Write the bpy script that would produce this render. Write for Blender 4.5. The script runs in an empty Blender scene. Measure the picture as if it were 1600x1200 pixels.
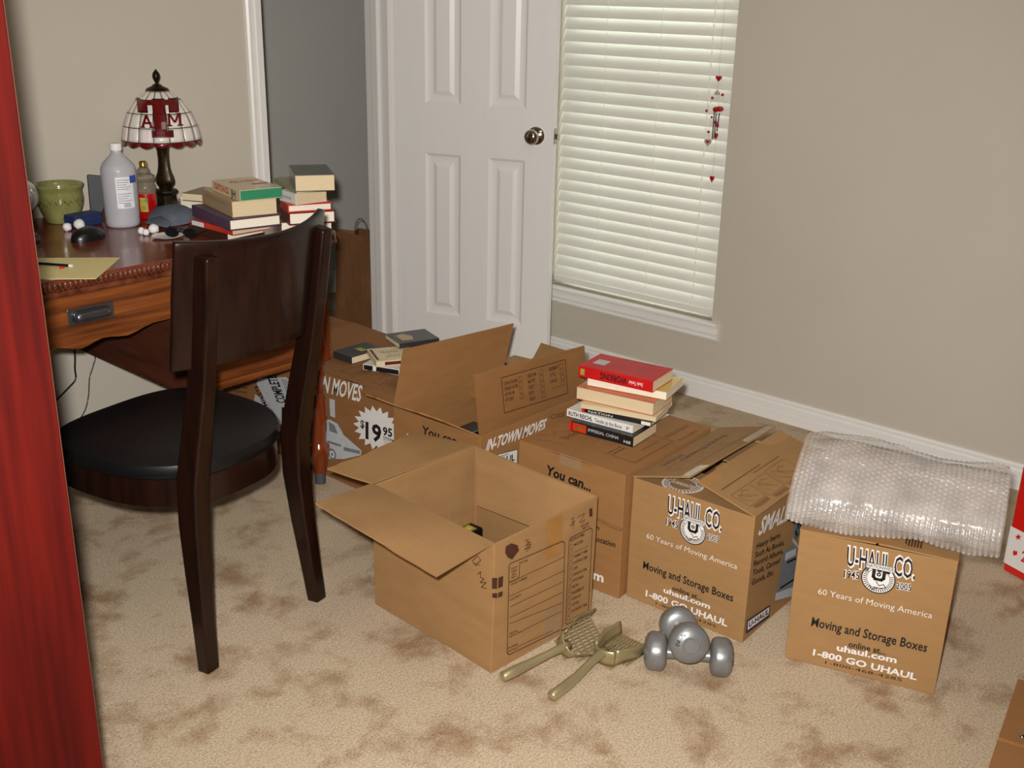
import bpy, bmesh, math, random
from mathutils import Vector, Matrix, noise
random.seed(11)
sc = bpy.context.scene
col = sc.collection
V = Vector

# ------------------------------------------------------------------ camera
FPX, YAW, PIT, ROLL, CAMZ = 1707.55, 0.7106, 0.3468, 0.0216, 1.4089
CAM = V((0, 0, CAMZ))
_f = V((math.cos(YAW)*math.cos(PIT), math.sin(YAW)*math.cos(PIT), -math.sin(PIT)))
_r = V((math.sin(YAW), -math.cos(YAW), 0)); _u = _r.cross(_f)
RGT = _r*math.cos(ROLL) + _u*math.sin(ROLL)
UPV = -_r*math.sin(ROLL) + _u*math.cos(ROLL)
cd = bpy.data.cameras.new('camera'); cam = bpy.data.objects.new('camera', cd); col.objects.link(cam)
cd.sensor_width = 36; cd.lens = FPX/1600*36; cd.clip_start = 0.02
cam.matrix_world = Matrix(((RGT.x, UPV.x, -_f.x, 0), (RGT.y, UPV.y, -_f.y, 0), (RGT.z, UPV.z, -_f.z, CAMZ), (0, 0, 0, 1)))
sc.camera = cam

# ------------------------------------------------------------------ light
w = bpy.data.worlds.new('daylight'); sc.world = w; w.use_nodes = True
bg = w.node_tree.nodes['Background']; bg.inputs[0].default_value = (0.86, 1.0, 0.93, 1); bg.inputs[1].default_value = 3.2

def light(name, kind, loc, energy, color=(1, 1, 1), look=None, **kw):
    d = bpy.data.lights.new(name, kind); d.energy = energy; d.color = color
    for k, v in kw.items(): setattr(d, k, v)
    o = bpy.data.objects.new(name, d); col.objects.link(o); o.location = loc
    if look is not None: o.rotation_euler = (V(look)-V(loc)).to_track_quat('-Z', 'Y').to_euler()
    return o
# the camera's own flash, just above and left of the lens
light('camera_flash', 'SPOT', CAM - RGT*0.035 + UPV*0.06, 325, (1.0, 0.97, 0.92), look=CAM+_f*3+UPV*0.1, shadow_soft_size=0.022, spot_size=math.radians(92), spot_blend=0.85)
# unseen soft fill added under the ceiling to raise the ambient light
light('ceiling_fill', 'AREA', (1.0, 0.6, 2.44), 8, (1.0, 0.93, 0.82), look=(1.0, 0.6, 0), shape='DISK', size=1.0)
# sky seen by the window from above
light('window_daylight', 'AREA', (4.6, 2.3, 2.7), 32, (0.92, 1.0, 0.93), look=(3.36, 2.3, 0.9), shape='RECTANGLE', size=1.6, size_y=1.6)

vs = sc.view_settings
vs.view_transform = 'Standard'; vs.look = 'None'; vs.exposure = 0.0; vs.gamma = 1; vs.use_curve_mapping = False

# ------------------------------------------------------------------ pixel helpers (1600x1200 frame -> points in the room)
def ray(u, v): return RGT*((u-800)/FPX) + UPV*((600-v)/FPX) + _f
def pz(u, v, z): d = ray(u, v); return CAM + d*((z-CAMZ)/d.z)
def pX(u, v, x): d = ray(u, v); return CAM + d*(x/d.x)
def pY(u, v, y): d = ray(u, v); return CAM + d*(y/d.y)
def pp(u, v, P, N): d = ray(u, v); return CAM + d*((P-CAM).dot(N)/d.dot(N))

# ------------------------------------------------------------------ materials
def lin(c): return tuple(((x/255)/12.92 if x/255 <= 0.04045 else ((x/255+0.055)/1.055)**2.4) for x in c)
MATS = {}
def M(name, rgb, rough=0.6, metal=0.0, var=0.10, scale=30.0, bump=0.0, bscale=None, spec=0.5, coat=0.0, trans=0.0, stretch=(1, 1, 1), rgb2=None, detail=4, ramp=(0.3, 0.7), ior=1.45, emit=None):
    m = bpy.data.materials.new(name); m.use_nodes = True; MATS[name] = m
    nt = m.node_tree; b = nt.nodes['Principled BSDF']
    c = lin(rgb); c2 = lin(rgb2) if rgb2 else tuple(x*(1-var) for x in c)
    tc = nt.nodes.new('ShaderNodeTexCoord'); mp = nt.nodes.new('ShaderNodeMapping')
    nt.links.new(tc.outputs['Object'], mp.inputs['Vector']); mp.inputs['Scale'].default_value = stretch
    n = nt.nodes.new('ShaderNodeTexNoise'); n.inputs['Scale'].default_value = scale; n.inputs['Detail'].default_value = detail
    nt.links.new(mp.outputs[0], n.inputs['Vector'])
    r = nt.nodes.new('ShaderNodeValToRGB'); nt.links.new(n.outputs['Fac'], r.inputs[0])
    r.color_ramp.elements[0].position = ramp[0]; r.color_ramp.elements[1].position = ramp[1]
    r.color_ramp.elements[0].color = (*c2, 1); r.color_ramp.elements[1].color = (*c, 1)
    nt.links.new(r.outputs[0], b.inputs['Base Color'])
    b.inputs['Roughness'].default_value = rough; b.inputs['Metallic'].default_value = metal
    b.inputs['Specular IOR Level'].default_value = spec; b.inputs['Coat Weight'].default_value = coat
    b.inputs['Transmission Weight'].default_value = trans; b.inputs['IOR'].default_value = ior
    if bump:
        n2 = nt.nodes.new('ShaderNodeTexNoise'); n2.inputs['Scale'].default_value = bscale or scale*4; n2.inputs['Detail'].default_value = 3
        nt.links.new(mp.outputs[0], n2.inputs['Vector'])
        bp = nt.nodes.new('ShaderNodeBump'); bp.inputs['Strength'].default_value = bump; bp.inputs['Distance'].default_value = 0.003
        nt.links.new(n2.outputs['Fac'], bp.inputs['Height']); nt.links.new(bp.outputs[0], b.inputs['Normal'])
    return m

M('wall', (198, 189, 175), 0.75, var=0.03, scale=4, bump=0.12, bscale=160, spec=0.25)
M('ceiling', (225, 220, 210), 0.9, var=0.02, bump=0.2, bscale=120)
M('closet_wall', (206, 204, 198), 0.8, var=0.03, scale=4, bump=0.1, bscale=160, spec=0.2)
M('trim', (234, 231, 227), 0.35, var=0.02, scale=8, spec=0.5)
M('door_paint', (236, 233, 230), 0.38, var=0.02, scale=6, bump=0.05, bscale=60, stretch=(6, 6, .6))
M('blind', (228, 225, 217), 0.45, var=0.02, scale=10)
M('cord', (235, 232, 220), 0.7)
M('card', (157, 120, 78), 0.72, var=0.09, scale=14, stretch=(1, 1, 5), bump=0.06, bscale=220, spec=0.25)
M('card_old', (160, 122, 80), 0.75, var=0.13, scale=9, stretch=(1, 1, 4), bump=0.08, bscale=180, spec=0.25)
M('card_mid', (154, 110, 67), 0.72, var=0.11, scale=12, stretch=(1, 1, 4), bump=0.06, bscale=220, spec=0.25)
M('card_dark', (142, 98, 60), 0.72, var=0.12, scale=12, stretch=(1, 1, 4), bump=0.06, bscale=220, spec=0.25)
M('tape', (164, 116, 62), 0.18, var=0.12, scale=25, spec=0.6, coat=0.4)
M('clear_tape', (178, 150, 116), 0.12, var=0.15, scale=18, spec=0.7, coat=0.5)
M('ink', (26, 20, 20), 0.6, var=0.2, scale=80)
M('ink_faint', (112, 74, 46), 0.65, var=0.2, scale=80)
M('ink_brown', (74, 40, 24), 0.65, var=0.2, scale=80)
M('ink_navy', (34, 26, 48), 0.6, var=0.2, scale=80)
M('ink_white', (226, 222, 218), 0.6, var=0.05, scale=80)
M('ink_grey', (120, 124, 130), 0.6, var=0.15, scale=60)
M('ink_pale', (188, 192, 196), 0.6, var=0.1, scale=60)
M('chair_wood', (34, 15, 9), 0.30, rgb2=(20, 9, 6), scale=9, stretch=(6, 6, .7), spec=0.35, coat=0.12)
M('leather', (15, 15, 17), 0.42, var=0.25, scale=60, bump=0.10, bscale=260, spec=0.45)
M('desk_top', (134, 60, 36), 0.18, rgb2=(96, 40, 25), scale=7, stretch=(.6, 7, 7), spec=0.4, coat=0.2)
M('desk_oak', (138, 76, 34), 0.34, rgb2=(76, 35, 15), scale=8, stretch=(.5, 6, 9), bump=0.05, bscale=60, coat=0.2)
M('desk_leg', (126, 56, 22), 0.2, rgb2=(92, 36, 15), scale=8, stretch=(5, 5, .6), coat=0.5)
M('desk_carve', (122, 66, 42), 0.16, rgb2=(70, 33, 22), scale=40, coat=0.6)
M('desk_inner', (86, 44, 28), 0.5, rgb2=(60, 28, 18), scale=8, stretch=(6, .6, 6))
M('cherry', (92, 18, 11), 0.6, rgb2=(60, 10, 8), scale=6, stretch=(8, 8, .4), detail=8, spec=0.12)
M('band', (92, 54, 44), 0.4)
M('pewter', (128, 130, 134), 0.26, metal=0.9, var=0.2, scale=20)
M('nickel', (190, 182, 170), 0.14, metal=1.0, var=0.1)
M('rubber', (70, 72, 76), 0.6)
M('iron', (132, 132, 132), 0.34, metal=0.45, var=0.1, scale=60, bump=0.03, spec=0.6)
M('champagne', (170, 156, 118), 0.3, metal=0.55, var=0.1, scale=20, spec=0.6)
M('paper_cream', (228, 210, 176), 0.85, var=0.12, scale=260, stretch=(.15, .15, 6))
M('paper_tan', (216, 194, 158), 0.85, var=0.14, scale=260, stretch=(.15, .15, 6))
M('paper_white', (236, 226, 208), 0.85, var=0.08, scale=260, stretch=(.15, .15, 6))
M('paper_green', (44, 130, 92), 0.8, var=0.15, scale=200, stretch=(.15, .15, 6))
M('kraft_bag', (136, 92, 58), 0.8, var=0.14, scale=9, bump=0.1, bscale=30)
M('twine', (120, 92, 62), 0.8)
M('black_plastic', (20, 20, 22), 0.3, var=0.2)
M('dark_bronze', (66, 52, 34), 0.3, metal=0.75, rgb2=(30, 24, 18), scale=34)
M('lead', (24, 20, 18), 0.4, metal=0.3)
M('lamp_glass', (226, 216, 208), 0.14, var=0.06, scale=18, coat=0.4)
M('lamp_maroon', (104, 14, 16), 0.14, var=0.25, scale=18, coat=0.5)
M('pot_glaze', (150, 148, 96), 0.16, rgb2=(116, 114, 62), scale=12, coat=0.5)
M('pot_motif', (70, 66, 26), 0.25, var=0.3)
M('bottle', (206, 204, 210), 0.32, var=0.04, trans=0.35, ior=1.3)
M('white_plastic', (232, 230, 228), 0.35, var=0.03)
M('label_white', (222, 222, 226), 0.5, var=0.03)
M('label_blue', (40, 74, 150), 0.5)
M('wax', (168, 12, 12), 0.25, var=0.1, coat=0.5)
M('jar_glass', (190, 180, 160), 0.06, var=0.05, trans=0.75, ior=1.2)
M('gold', (168, 132, 62), 0.25, metal=0.8)
M('label_yellow', (196, 176, 70), 0.5, rgb2=(90, 110, 40), scale=60)
M('navy', (34, 48, 92), 0.5)
M('slate', (66, 66, 74), 0.4)
M('cotton', (232, 226, 226), 0.95, bump=0.3, bscale=200)
M('legal_pad', (236, 222, 160), 0.8, rgb2=(228, 212, 146), scale=60, stretch=(.2, 6, 1))
M('red_paint', (210, 24, 20), 0.4)
M('cloth_grey', (98, 106, 118), 0.9, rgb2=(64, 70, 80), scale=12, bump=0.2)
M('pale_globe', (226, 230, 240), 0.08, metal=0.35, var=0.05, coat=0.8)  # near-white base colour stands in for bright reflections on the globe
M('red_gloss', (206, 26, 18), 0.3, var=0.05, coat=0.3)
M('red_cover', (200, 28, 26), 0.5, rgb2=(180, 22, 22), scale=18, spec=0.25)
M('chime_red', (176, 16, 18), 0.12, var=0.2, coat=0.6)
M('chime_clear', (214, 190, 178), 0.1, var=0.1, trans=0.5)
M('steel_rod', (150, 150, 156), 0.2, metal=1.0)
for nm, c in dict(c_black=(26, 24, 26), c_white=(226, 224, 218), c_purple=(74, 44, 78), c_brown=(58, 32, 26), c_orange=(196, 92, 50), c_tan=(176, 150, 108),
                  c_cream=(214, 196, 158), c_redorange=(196, 52, 24), c_greygreen=(92, 98, 84), c_sage=(146, 144, 112), c_darkred=(96, 20, 18),
                  c_yellow=(208, 176, 88), c_charcoal=(52, 50, 50), c_ivory=(222, 202, 164), c_olive=(120, 104, 70)).items():
    M(nm, c, 0.35, var=0.1, scale=20, coat=0.2)

def carpet_mat():
    m = bpy.data.materials.new('carpet'); m.use_nodes = True; MATS['carpet'] = m
    nt = m.node_tree; b = nt.nodes['Principled BSDF']; L = nt.links
    tc = nt.nodes.new('ShaderNodeTexCoord')
    def nz(s, d, dist=0.0, rough=0.5):
        n = nt.nodes.new('ShaderNodeTexNoise'); n.inputs['Scale'].default_value = s; n.inputs['Detail'].default_value = d
        n.inputs['Distortion'].default_value = dist; n.inputs['Roughness'].default_value = rough
        L.new(tc.outputs['Object'], n.inputs['Vector']); return n
    big = nz(7.0, 7, 0.2, 0.62); r1 = nt.nodes.new('ShaderNodeValToRGB'); L.new(big.outputs['Fac'], r1.inputs[0])
    e = r1.color_ramp.elements; e[0].position = 0.32; e[1].position = 0.51
    e[0].color = (*lin((158, 121, 82)), 1); e[1].color = (*lin((207, 184, 154)), 1)
    fine = nz(210, 3, 0, 0.8); r2 = nt.nodes.new('ShaderNodeValToRGB'); L.new(fine.outputs['Fac'], r2.inputs[0])
    r2.color_ramp.elements[0].position = 0.32; r2.color_ramp.elements[1].position = 0.66
    r2.color_ramp.elements[0].color = (0.50, 0.48, 0.45, 1); r2.color_ramp.elements[1].color = (1.2, 1.2, 1.2, 1)
    mx = nt.nodes.new('ShaderNodeMix'); mx.data_type = 'RGBA'; mx.blend_type = 'MULTIPLY'; mx.inputs[0].default_value = 1.0
    L.new(r1.outputs[0], mx.inputs[6]); L.new(r2.outputs[0], mx.inputs[7]); L.new(mx.outputs[2], b.inputs['Base Color'])
    b.inputs['Roughness'].default_value = 0.95; b.inputs['Specular IOR Level'].default_value = 0.1
    b.inputs['Sheen Weight'].default_value = 0.15
    bp = nt.nodes.new('ShaderNodeBump'); bp.inputs['Strength'].default_value = 0.7; bp.inputs['Distance'].default_value = 0.006
    L.new(fine.outputs['Fac'], bp.inputs['Height']); L.new(bp.outputs[0], b.inputs['Normal'])
carpet_mat()

def mixed(name, base, fac, gloss_rough=0.1, patchy=False):
    """clear film: part transparent, part lit surface"""
    m = bpy.data.materials.new(name); m.use_nodes = True; MATS[name] = m
    nt = m.node_tree; b = nt.nodes['Principled BSDF']; out = nt.nodes['Material Output']
    n = nt.nodes.new('ShaderNodeTexNoise'); n.inputs['Scale'].default_value = 9
    tc = nt.nodes.new('ShaderNodeTexCoord'); nt.links.new(tc.outputs['Object'], n.inputs['Vector'])
    r = nt.nodes.new('ShaderNodeValToRGB'); r.color_ramp.elements[0].color = (*[x*0.85 for x in lin(base)], 1); r.color_ramp.elements[1].color = (*lin(base), 1)
    nt.links.new(n.outputs['Fac'], r.inputs[0]); nt.links.new(r.outputs[0], b.inputs['Base Color'])
    b.inputs['Roughness'].default_value = gloss_rough; b.inputs['Specular IOR Level'].default_value = 0.8
    t = nt.nodes.new('ShaderNodeBsdfTransparent'); mx = nt.nodes.new('ShaderNodeMixShader'); mx.inputs[0].default_value = fac
    if patchy:
        n3 = nt.nodes.new('ShaderNodeTexNoise'); n3.inputs['Scale'].default_value = 13; n3.inputs['Detail'].default_value = 4
        nt.links.new(tc.outputs['Object'], n3.inputs['Vector'])
        mr = nt.nodes.new('ShaderNodeMapRange'); mr.inputs[1].default_value = .35; mr.inputs[2].default_value = .65; mr.inputs[3].default_value = fac*.45; mr.inputs[4].default_value = fac*1.55
        nt.links.new(n3.outputs['Fac'], mr.inputs[0]); nt.links.new(mr.outputs[0], mx.inputs[0]); b.inputs['Specular IOR Level'].default_value = 1.0; b.inputs['Coat Weight'].default_value = .6; b.inputs['Coat Roughness'].default_value = .12
    nt.links.new(t.outputs[0], mx.inputs[1]); nt.links.new(b.outputs[0], mx.inputs[2]); nt.links.new(mx.outputs[0], out.inputs['Surface'])
mixed('bubble_film', (232, 222, 214), 0.22, 0.20, patchy=True)
mixed('pane_glass', (220, 230, 226), 0.10, 0.02)
mixed('tape_film', (192, 160, 122), 0.35, 0.1)

# ------------------------------------------------------------------ mesh helpers
OFF = {}
class MB:
    def __init__(s): s.bm = bmesh.new()
    def v(s, p): return s.bm.verts.new(p)
    def face(s, pts):
        return s.bm.faces.new([s.v(p) for p in pts])
    def hexa(s, a, b):
        """a, b: matching quads (bottom, top)"""
        va = [s.v(p) for p in a]; vb = [s.v(p) for p in b]; f = s.bm.faces.new; n = len(a)
        f(va[::-1]); f(vb)
        for i in range(n): f((va[i], va[(i+1) % n], vb[(i+1) % n], vb[i]))
        return s
    def box(s, lo, hi):
        x0, y0, z0 = lo; x1, y1, z1 = hi
        return s.hexa([(x0, y0, z0), (x1, y0, z0), (x1, y1, z0), (x0, y1, z0)], [(x0, y0, z1), (x1, y0, z1), (x1, y1, z1), (x0, y1, z1)])
    def prism(s, pts, vec):
        vec = V(vec); return s.hexa([V(p) for p in pts], [V(p)+vec for p in pts])
    def frame_box(s, O, U, W, N, lo, hi):
        P = lambda a, b, c: O+U*a+W*b+N*c
        (a0, b0, c0), (a1, b1, c1) = lo, hi
        return s.hexa([P(a0, b0, c0), P(a1, b0, c0), P(a1, b1, c0), P(a0, b1, c0)], [P(a0, b0, c1), P(a1, b0, c1), P(a1, b1, c1), P(a0, b1, c1)])
    def lathe(s, prof, n=32, c=(0, 0, 0), axis=(0, 0, 1), cap=True):
        c = V(c); ax = V(axis).normalized(); t = V((1, 0, 0)) if abs(ax.x) < 0.9 else V((0, 1, 0))
        a = ax.cross(t).normalized(); b = ax.cross(a)
        rings = []
        for r, h in prof:
            rings.append([s.v(c+ax*h+(a*math.cos(2*math.pi*i/n)+b*math.sin(2*math.pi*i/n))*max(r, 1e-5)) for i in range(n)])
        for q, p in zip(rings, rings[1:]):
            for i in range(n): s.bm.faces.new((q[i], q[(i+1) % n], p[(i+1) % n], p[i]))
        if cap:
            s.bm.faces.new(rings[0][::-1]); s.bm.faces.new(rings[-1])
        return s
    def tube(s, pts, rad, n=8):
        pts = [V(p) for p in pts]; rings = []
        for i, p in enumerate(pts):
            t = (pts[min(i+1, len(pts)-1)]-pts[max(i-1, 0)]).normalized()
            k = V((0, 0, 1)) if abs(t.z) < 0.95 else V((1, 0, 0))
            a = t.cross(k).normalized(); b = t.cross(a)
            r = rad[i] if isinstance(rad, (list, tuple)) else rad
            rings.append([s.v(p+(a*math.cos(2*math.pi*j/n)+b*math.sin(2*math.pi*j/n))*r) for j in range(n)])
        for q, p in zip(rings, rings[1:]):
            for i in range(n): s.bm.faces.new((q[i], q[(i+1) % n], p[(i+1) % n], p[i]))
        s.bm.faces.new(rings[0][::-1]); s.bm.faces.new(rings[-1]); return s
    def sweep(s, pts, side, ws, ds):
        side = V(side).normalized(); pts = [V(p) for p in pts]; rings = []
        for i, p in enumerate(pts):
            t = (pts[min(i+1, len(pts)-1)]-pts[max(i-1, 0)]).normalized(); n = t.cross(side).normalized()
            w_, d_ = ws[i]/2, ds[i]/2
            rings.append([s.v(p+side*a*w_+n*b*d_) for a, b in ((-1, -1), (1, -1), (1, 1), (-1, 1))])
        for q, p in zip(rings, rings[1:]):
            for i in range(4): s.bm.faces.new((q[i], q[(i+1) % 4], p[(i+1) % 4], p[i]))
        s.bm.faces.new(rings[0][::-1]); s.bm.faces.new(rings[-1]); return s
    def grid(s, fn, nu, nv, closed_u=False, closed_v=False):
        g = [[s.v(fn(i/(nu if closed_u else nu-1), j/(nv if closed_v else nv-1))) for j in range(nv)] for i in range(nu)]
        for i in range(nu if closed_u else nu-1):
            for j in range(nv if closed_v else nv-1):
                s.bm.faces.new((g[i][j], g[(i+1) % nu][j], g[(i+1) % nu][(j+1) % nv], g[i][(j+1) % nv]))
        return g
    def ball(s, c, r, n=16, sq=(1, 1, 1)):
        m = Matrix.Translation(V(c)) @ Matrix.Diagonal((r*sq[0], r*sq[1], r*sq[2], 1))
        bmesh.ops.create_uvsphere(s.bm, u_segments=n, v_segments=max(6, n//2), radius=1, matrix=m); return s
    def build(s, name, mat, parent=None, smooth=False, bevel=0.0, solid=0.0, sub=0, segs=2, fix=True):
        if fix: bmesh.ops.recalc_face_normals(s.bm, faces=s.bm.faces[:])
        me = bpy.data.meshes.new(name)
        s.bm.to_mesh(me); s.bm.free()
        return finish(name, me, mat, parent, smooth, bevel, solid, sub, segs)

def finish(name, me, mat, parent=None, smooth=False, bevel=0.0, solid=0.0, sub=0, segs=2):
    me.materials.append(MATS[mat] if isinstance(mat, str) else mat)
    o = bpy.data.objects.new(name, me); col.objects.link(o)
    if parent is not None:
        off = OFF.get(parent.name, V((0, 0, 0))); o.parent = parent; OFF[o.name] = off.copy()
        me.transform(Matrix.Translation(-off))
    else:
        vs_ = [v.co for v in me.vertices]
        c = V(((min(v.x for v in vs_)+max(v.x for v in vs_))/2, (min(v.y for v in vs_)+max(v.y for v in vs_))/2, min(v.z for v in vs_)))
        me.transform(Matrix.Translation(-c)); o.location = c; OFF[o.name] = c
    if smooth:
        for f in me.polygons: f.use_smooth = True
        if smooth != 'all':
            try: me.set_sharp_from_angle(angle=math.radians(smooth if smooth > 1 else 40))
            except Exception: pass
    if solid: m = o.modifiers.new('thick', 'SOLIDIFY'); m.thickness = abs(solid); m.offset = -1 if solid > 0 else 1
    if sub: m = o.modifiers.new('sub', 'SUBSURF'); m.levels = sub; m.render_levels = sub
    if bevel: m = o.modifiers.new('bevel', 'BEVEL'); m.width = bevel; m.segments = segs; m.limit_method = 'ANGLE'; m.angle_limit = math.radians(40); m.harden_normals = False
    return o
def thing(name, label, cat, loc=(0, 0, 0), group=None, local=False, kind=None):
    o = bpy.data.objects.new(name, None); col.objects.link(o); o.empty_display_size = 0.05
    o.location = loc
    OFF[o.name] = V((0, 0, 0)) if local else V(loc)
    tag(o, label, cat, group, kind); return o
def tag(o, label=None, cat=None, group=None, kind=None):
    if label: o['label'] = label
    if cat: o['category'] = cat
    if group: o['group'] = group
    if kind: o['kind'] = kind
    return o
def struct(o): o['kind'] = 'structure'; return o

# ------------------------------------------------------------------ printing: flat ink lying on a plane
_txt = {}
def text_shape(s, bold=0.0):
    k = (s, bold)
    if k not in _txt:
        cu = bpy.data.curves.new('t', 'FONT'); cu.body = s; cu.resolution_u = 2; cu.offset = bold
        o = bpy.data.objects.new('t', cu); col.objects.link(o)
        dg = bpy.context.evaluated_depsgraph_get(); me = bpy.data.meshes.new_from_object(o.evaluated_get(dg))
        vs_ = [v.co.copy() for v in me.vertices]; fs = [tuple(p.vertices) for p in me.polygons]
        bpy.data.objects.remove(o); bpy.data.curves.remove(cu); bpy.data.meshes.remove(me)
        x0 = min(v.x for v in vs_); x1 = max(v.x for v in vs_)
        _txt[k] = ([((v.x-x0)/(x1-x0), v.y/0.70) for v in vs_], fs)
    return _txt[k]
class Ink:
    """collects flat print on the plane (P, N); points are given as pixels or as plane points"""
    def __init__(s, P, N, lift=0.0007): s.P = V(P); s.N = V(N).normalized(); s.lift = lift; s.vs = []; s.fs = []; s.words = []; s.join = False
    def at(s, q):
        p = pp(q[0], q[1], s.P, s.N) if len(q) == 2 else V(q)
        return p + s.N*s.lift
    def _add(s, pts, fs): o = len(s.vs); s.vs += pts; s.fs += [tuple(i+o for i in f) for f in fs]
    def text(s, t, bl, br, tl, bold=0.0):
        a, b, c = s.at(bl), s.at(br), s.at(tl); vs_, fs = text_shape(t, bold)
        if s.join: s._add([a+(b-a)*x+(c-a)*y for x, y in vs_], fs)
        else: s.words.append(([a+(b-a)*x+(c-a)*y for x, y in vs_], fs))
        return s
    def poly(s, pts): s._add([s.at(p) for p in pts], [tuple(range(len(pts)))]); return s
    def line(s, pts, wd=0.0012, close=False):
        P = [s.at(p) for p in pts]
        if close: P = P+[P[0]]
        for a, b in zip(P, P[1:]):
            d = (b-a)
            if d.length < 1e-6: continue
            d.normalize(); n = s.N.cross(d)*wd/2
            a2, b2 = a-d*wd/3, b+d*wd/3
            s._add([a2-n, b2-n, b2+n, a2+n], [(0, 1, 2, 3)])
        return s
    def ring(s, c, r0, r1, ux, uy, n=36):
        C = s.at(c); pts = []
        for i in range(n):
            d = ux*math.cos(2*math.pi*i/n)+uy*math.sin(2*math.pi*i/n); pts += [C+d*r0, C+d*r1]
        s._add(pts, [(2*i, 2*i+1, (2*i+3) % (2*n), (2*i+2) % (2*n)) for i in range(n)]); return s
    def build(s, name, mat, parent):
        sets = s.words + ([(s.vs, s.fs)] if s.vs else [])
        for vs_, fs in sets:
            me = bpy.data.meshes.new(name); me.from_pydata(vs_, [], fs); me.update()
            o = finish(name, me, mat, parent)
        return o
def crop(ox, oy, sc_): return lambda x, y: (ox+x/sc_, oy+y/sc_)

# ================================================================== THE ROOM
XR, YB, ZC, XL, YF = 3.331, 3.05, 2.5, -1.6, -1.9
WY0, WY1, WZ0, WZ1 = 1.925, 2.675, 0.300, 1.98       # window opening
OX0, OX1, OZ = 2.252, 2.832, 2.04                    # closet opening
fl = MB()
fl.grid(lambda a, b: V((XL-0.1+(4.1-XL)*a, YF-0.1+(4.2-YF)*b, 0)), 2, 2)
struct(fl.build('floor', 'carpet'))['label'] = 'beige plush carpet with brown mottled patches'
m = MB(); m.box((XL, YF, ZC), (4.0, 4.2, ZC+.1)); struct(m.build('ceiling', 'ceiling'))
m = MB()
m.box((XR, YF, 0), (XR+.14, WY0, ZC)); m.box((XR, WY1, 0), (XR+.14, YB, ZC))
m.box((XR, WY0, 0), (XR+.14, WY1, WZ0)); m.box((XR, WY0, WZ1), (XR+.14, WY1, ZC))
struct(m.build('wall_right', 'wall'))
m = MB(); m.box((XL, YB, 0), (OX0, YB+.12, ZC)); m.box((OX1, YB, 0), (XR+.14, YB+.12, ZC)); m.box((OX0, YB, OZ), (OX1, YB+.12, ZC))
struct(m.build('wall_back', 'wall'))
m = MB(); m.box((XL-.1, YF, 0), (XL, YB+.12, ZC)); struct(m.build('wall_left', 'wall'))
m = MB(); m.box((XL, YF-.1, 0), (XR+.14, YF, ZC)); struct(m.build('wall_front', 'wall'))
m = MB(); m.box((1.9, 4.05, 0), (4.0, 4.15, ZC)); m.box((1.8, YB+.12, 0), (1.9, 4.15, ZC)); m.box((3.95, YB+.12, 0), (4.05, 4.15, ZC)); m.box((XR+.14, YB, 0), (4.05, YB+.12, ZC))
struct(m.build('wall_closet', 'closet_wall'))

def baseboard(name, P0, P1, N, h=0.083):
    """profiled skirting from P0 to P1, N points into the room"""
    P0, P1, N = V(P0), V(P1), V(N); Z = V((0, 0, 1))
    prof = [(0, 0), (.013, 0), (.013, h*.42), (.0115, h*.44), (.0115, h*.72), (.008, h*.80), (.009, h*.9), (.006, h), (0, h)]
    m = MB(); a = [P0+N*d+Z*z for d, z in prof]; b = [P1+N*d+Z*z for d, z in prof]; m.hexa(a, b)
    return struct(m.build(name, 'trim'))
baseboard('baseboard_right', (XR, YF, 0), (XR, YB, 0), (-1, 0, 0))
baseboard('baseboard_back', (XL, YB, 0), (OX0-.06, YB, 0), (0, -1, 0))
baseboard('baseboard_closet', (1.9, 4.05, 0), (3.95, 4.05, 0), (0, -1, 0), 0.1)

# closet casing and jambs
def casing(name, x0, x1):
    """vertical moulding strip on the back wall between x0 (outer) and x1 (inner)"""
    w_ = x1-x0; prof = [(0, 0), (0, .012), (.12, .017), (.3, .015), (.36, .011), (.55, .011), (.62, .015), (.92, .013), (1, .006), (1, 0)]
    m = MB(); m.hexa([V((x0+w_*a, YB-d, 0)) for a, d in prof], [V((x0+w_*a, YB-d, OZ+.05)) for a, d in prof])
    return struct(m.build(name, 'trim'))
casing('trim_1', OX0-.052, OX0+.004); casing('trim_2', OX1+.055, OX1-.004)
m = MB(); m.box((OX0-.052, YB-.014, OZ), (OX1+.055, YB, OZ+.055)); struct(m.build('trim_3', 'trim'))
m = MB(); m.box((OX1-.016, YB-.002, 0), (OX1+.004, YB+.124, OZ)); m.box((OX1-.028, YB+.045, 0), (OX1-.014, YB+.08, OZ)); struct(m.build('trim_4', 'trim', bevel=.003))
m = MB(); m.box((OX0-.004, YB-.002, 0), (OX0+.016, YB+.124, OZ)); struct(m.build('trim_5', 'trim', bevel=.003))

# six-panel door standing open
A_D = math.radians(-71); DU = V((math.cos(A_D), math.sin(A_D), 0)); DN = V((DU.y, -DU.x, 0)); DZ = V((0, 0, 1)); D0 = V((2.84, 3.025, 0.012))
DW, DH, DT = .61, 2.0, .035
door = thing('door_1', 'white six panel door standing open beside the window', 'door', D0, kind='structure')
cells = [(.110, .253), (.364, .505)]; rows = [(.210, .822), (1.0, 1.60), (1.70, 1.90)]
m = MB()
def dp(s, z, d): return D0+DU*s+DZ*z+DN*d
us = [0, .110, .253, .364, .505, DW]; zs = [0, .210, .822, 1.0, 1.60, 1.70, 1.90, DH]
for side in (1, -1):
    base = 0 if side == 1 else -DT
    for i in range(5):
        for j in range(7):
            a, b, c, d = us[i], us[i+1], zs[j], zs[j+1]
            if i in (1, 3) and j in (1, 3, 5): continue
            m.face([dp(a, c, base), dp(b, c, base), dp(b, d, base), dp(a, d, base)])
m.face([dp(0, 0, 0), dp(0, 0, -DT), dp(0, DH, -DT), dp(0, DH, 0)]); m.face([dp(DW, 0, 0), dp(DW, 0, -DT), dp(DW, DH, -DT), dp(DW, DH, 0)])
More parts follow.
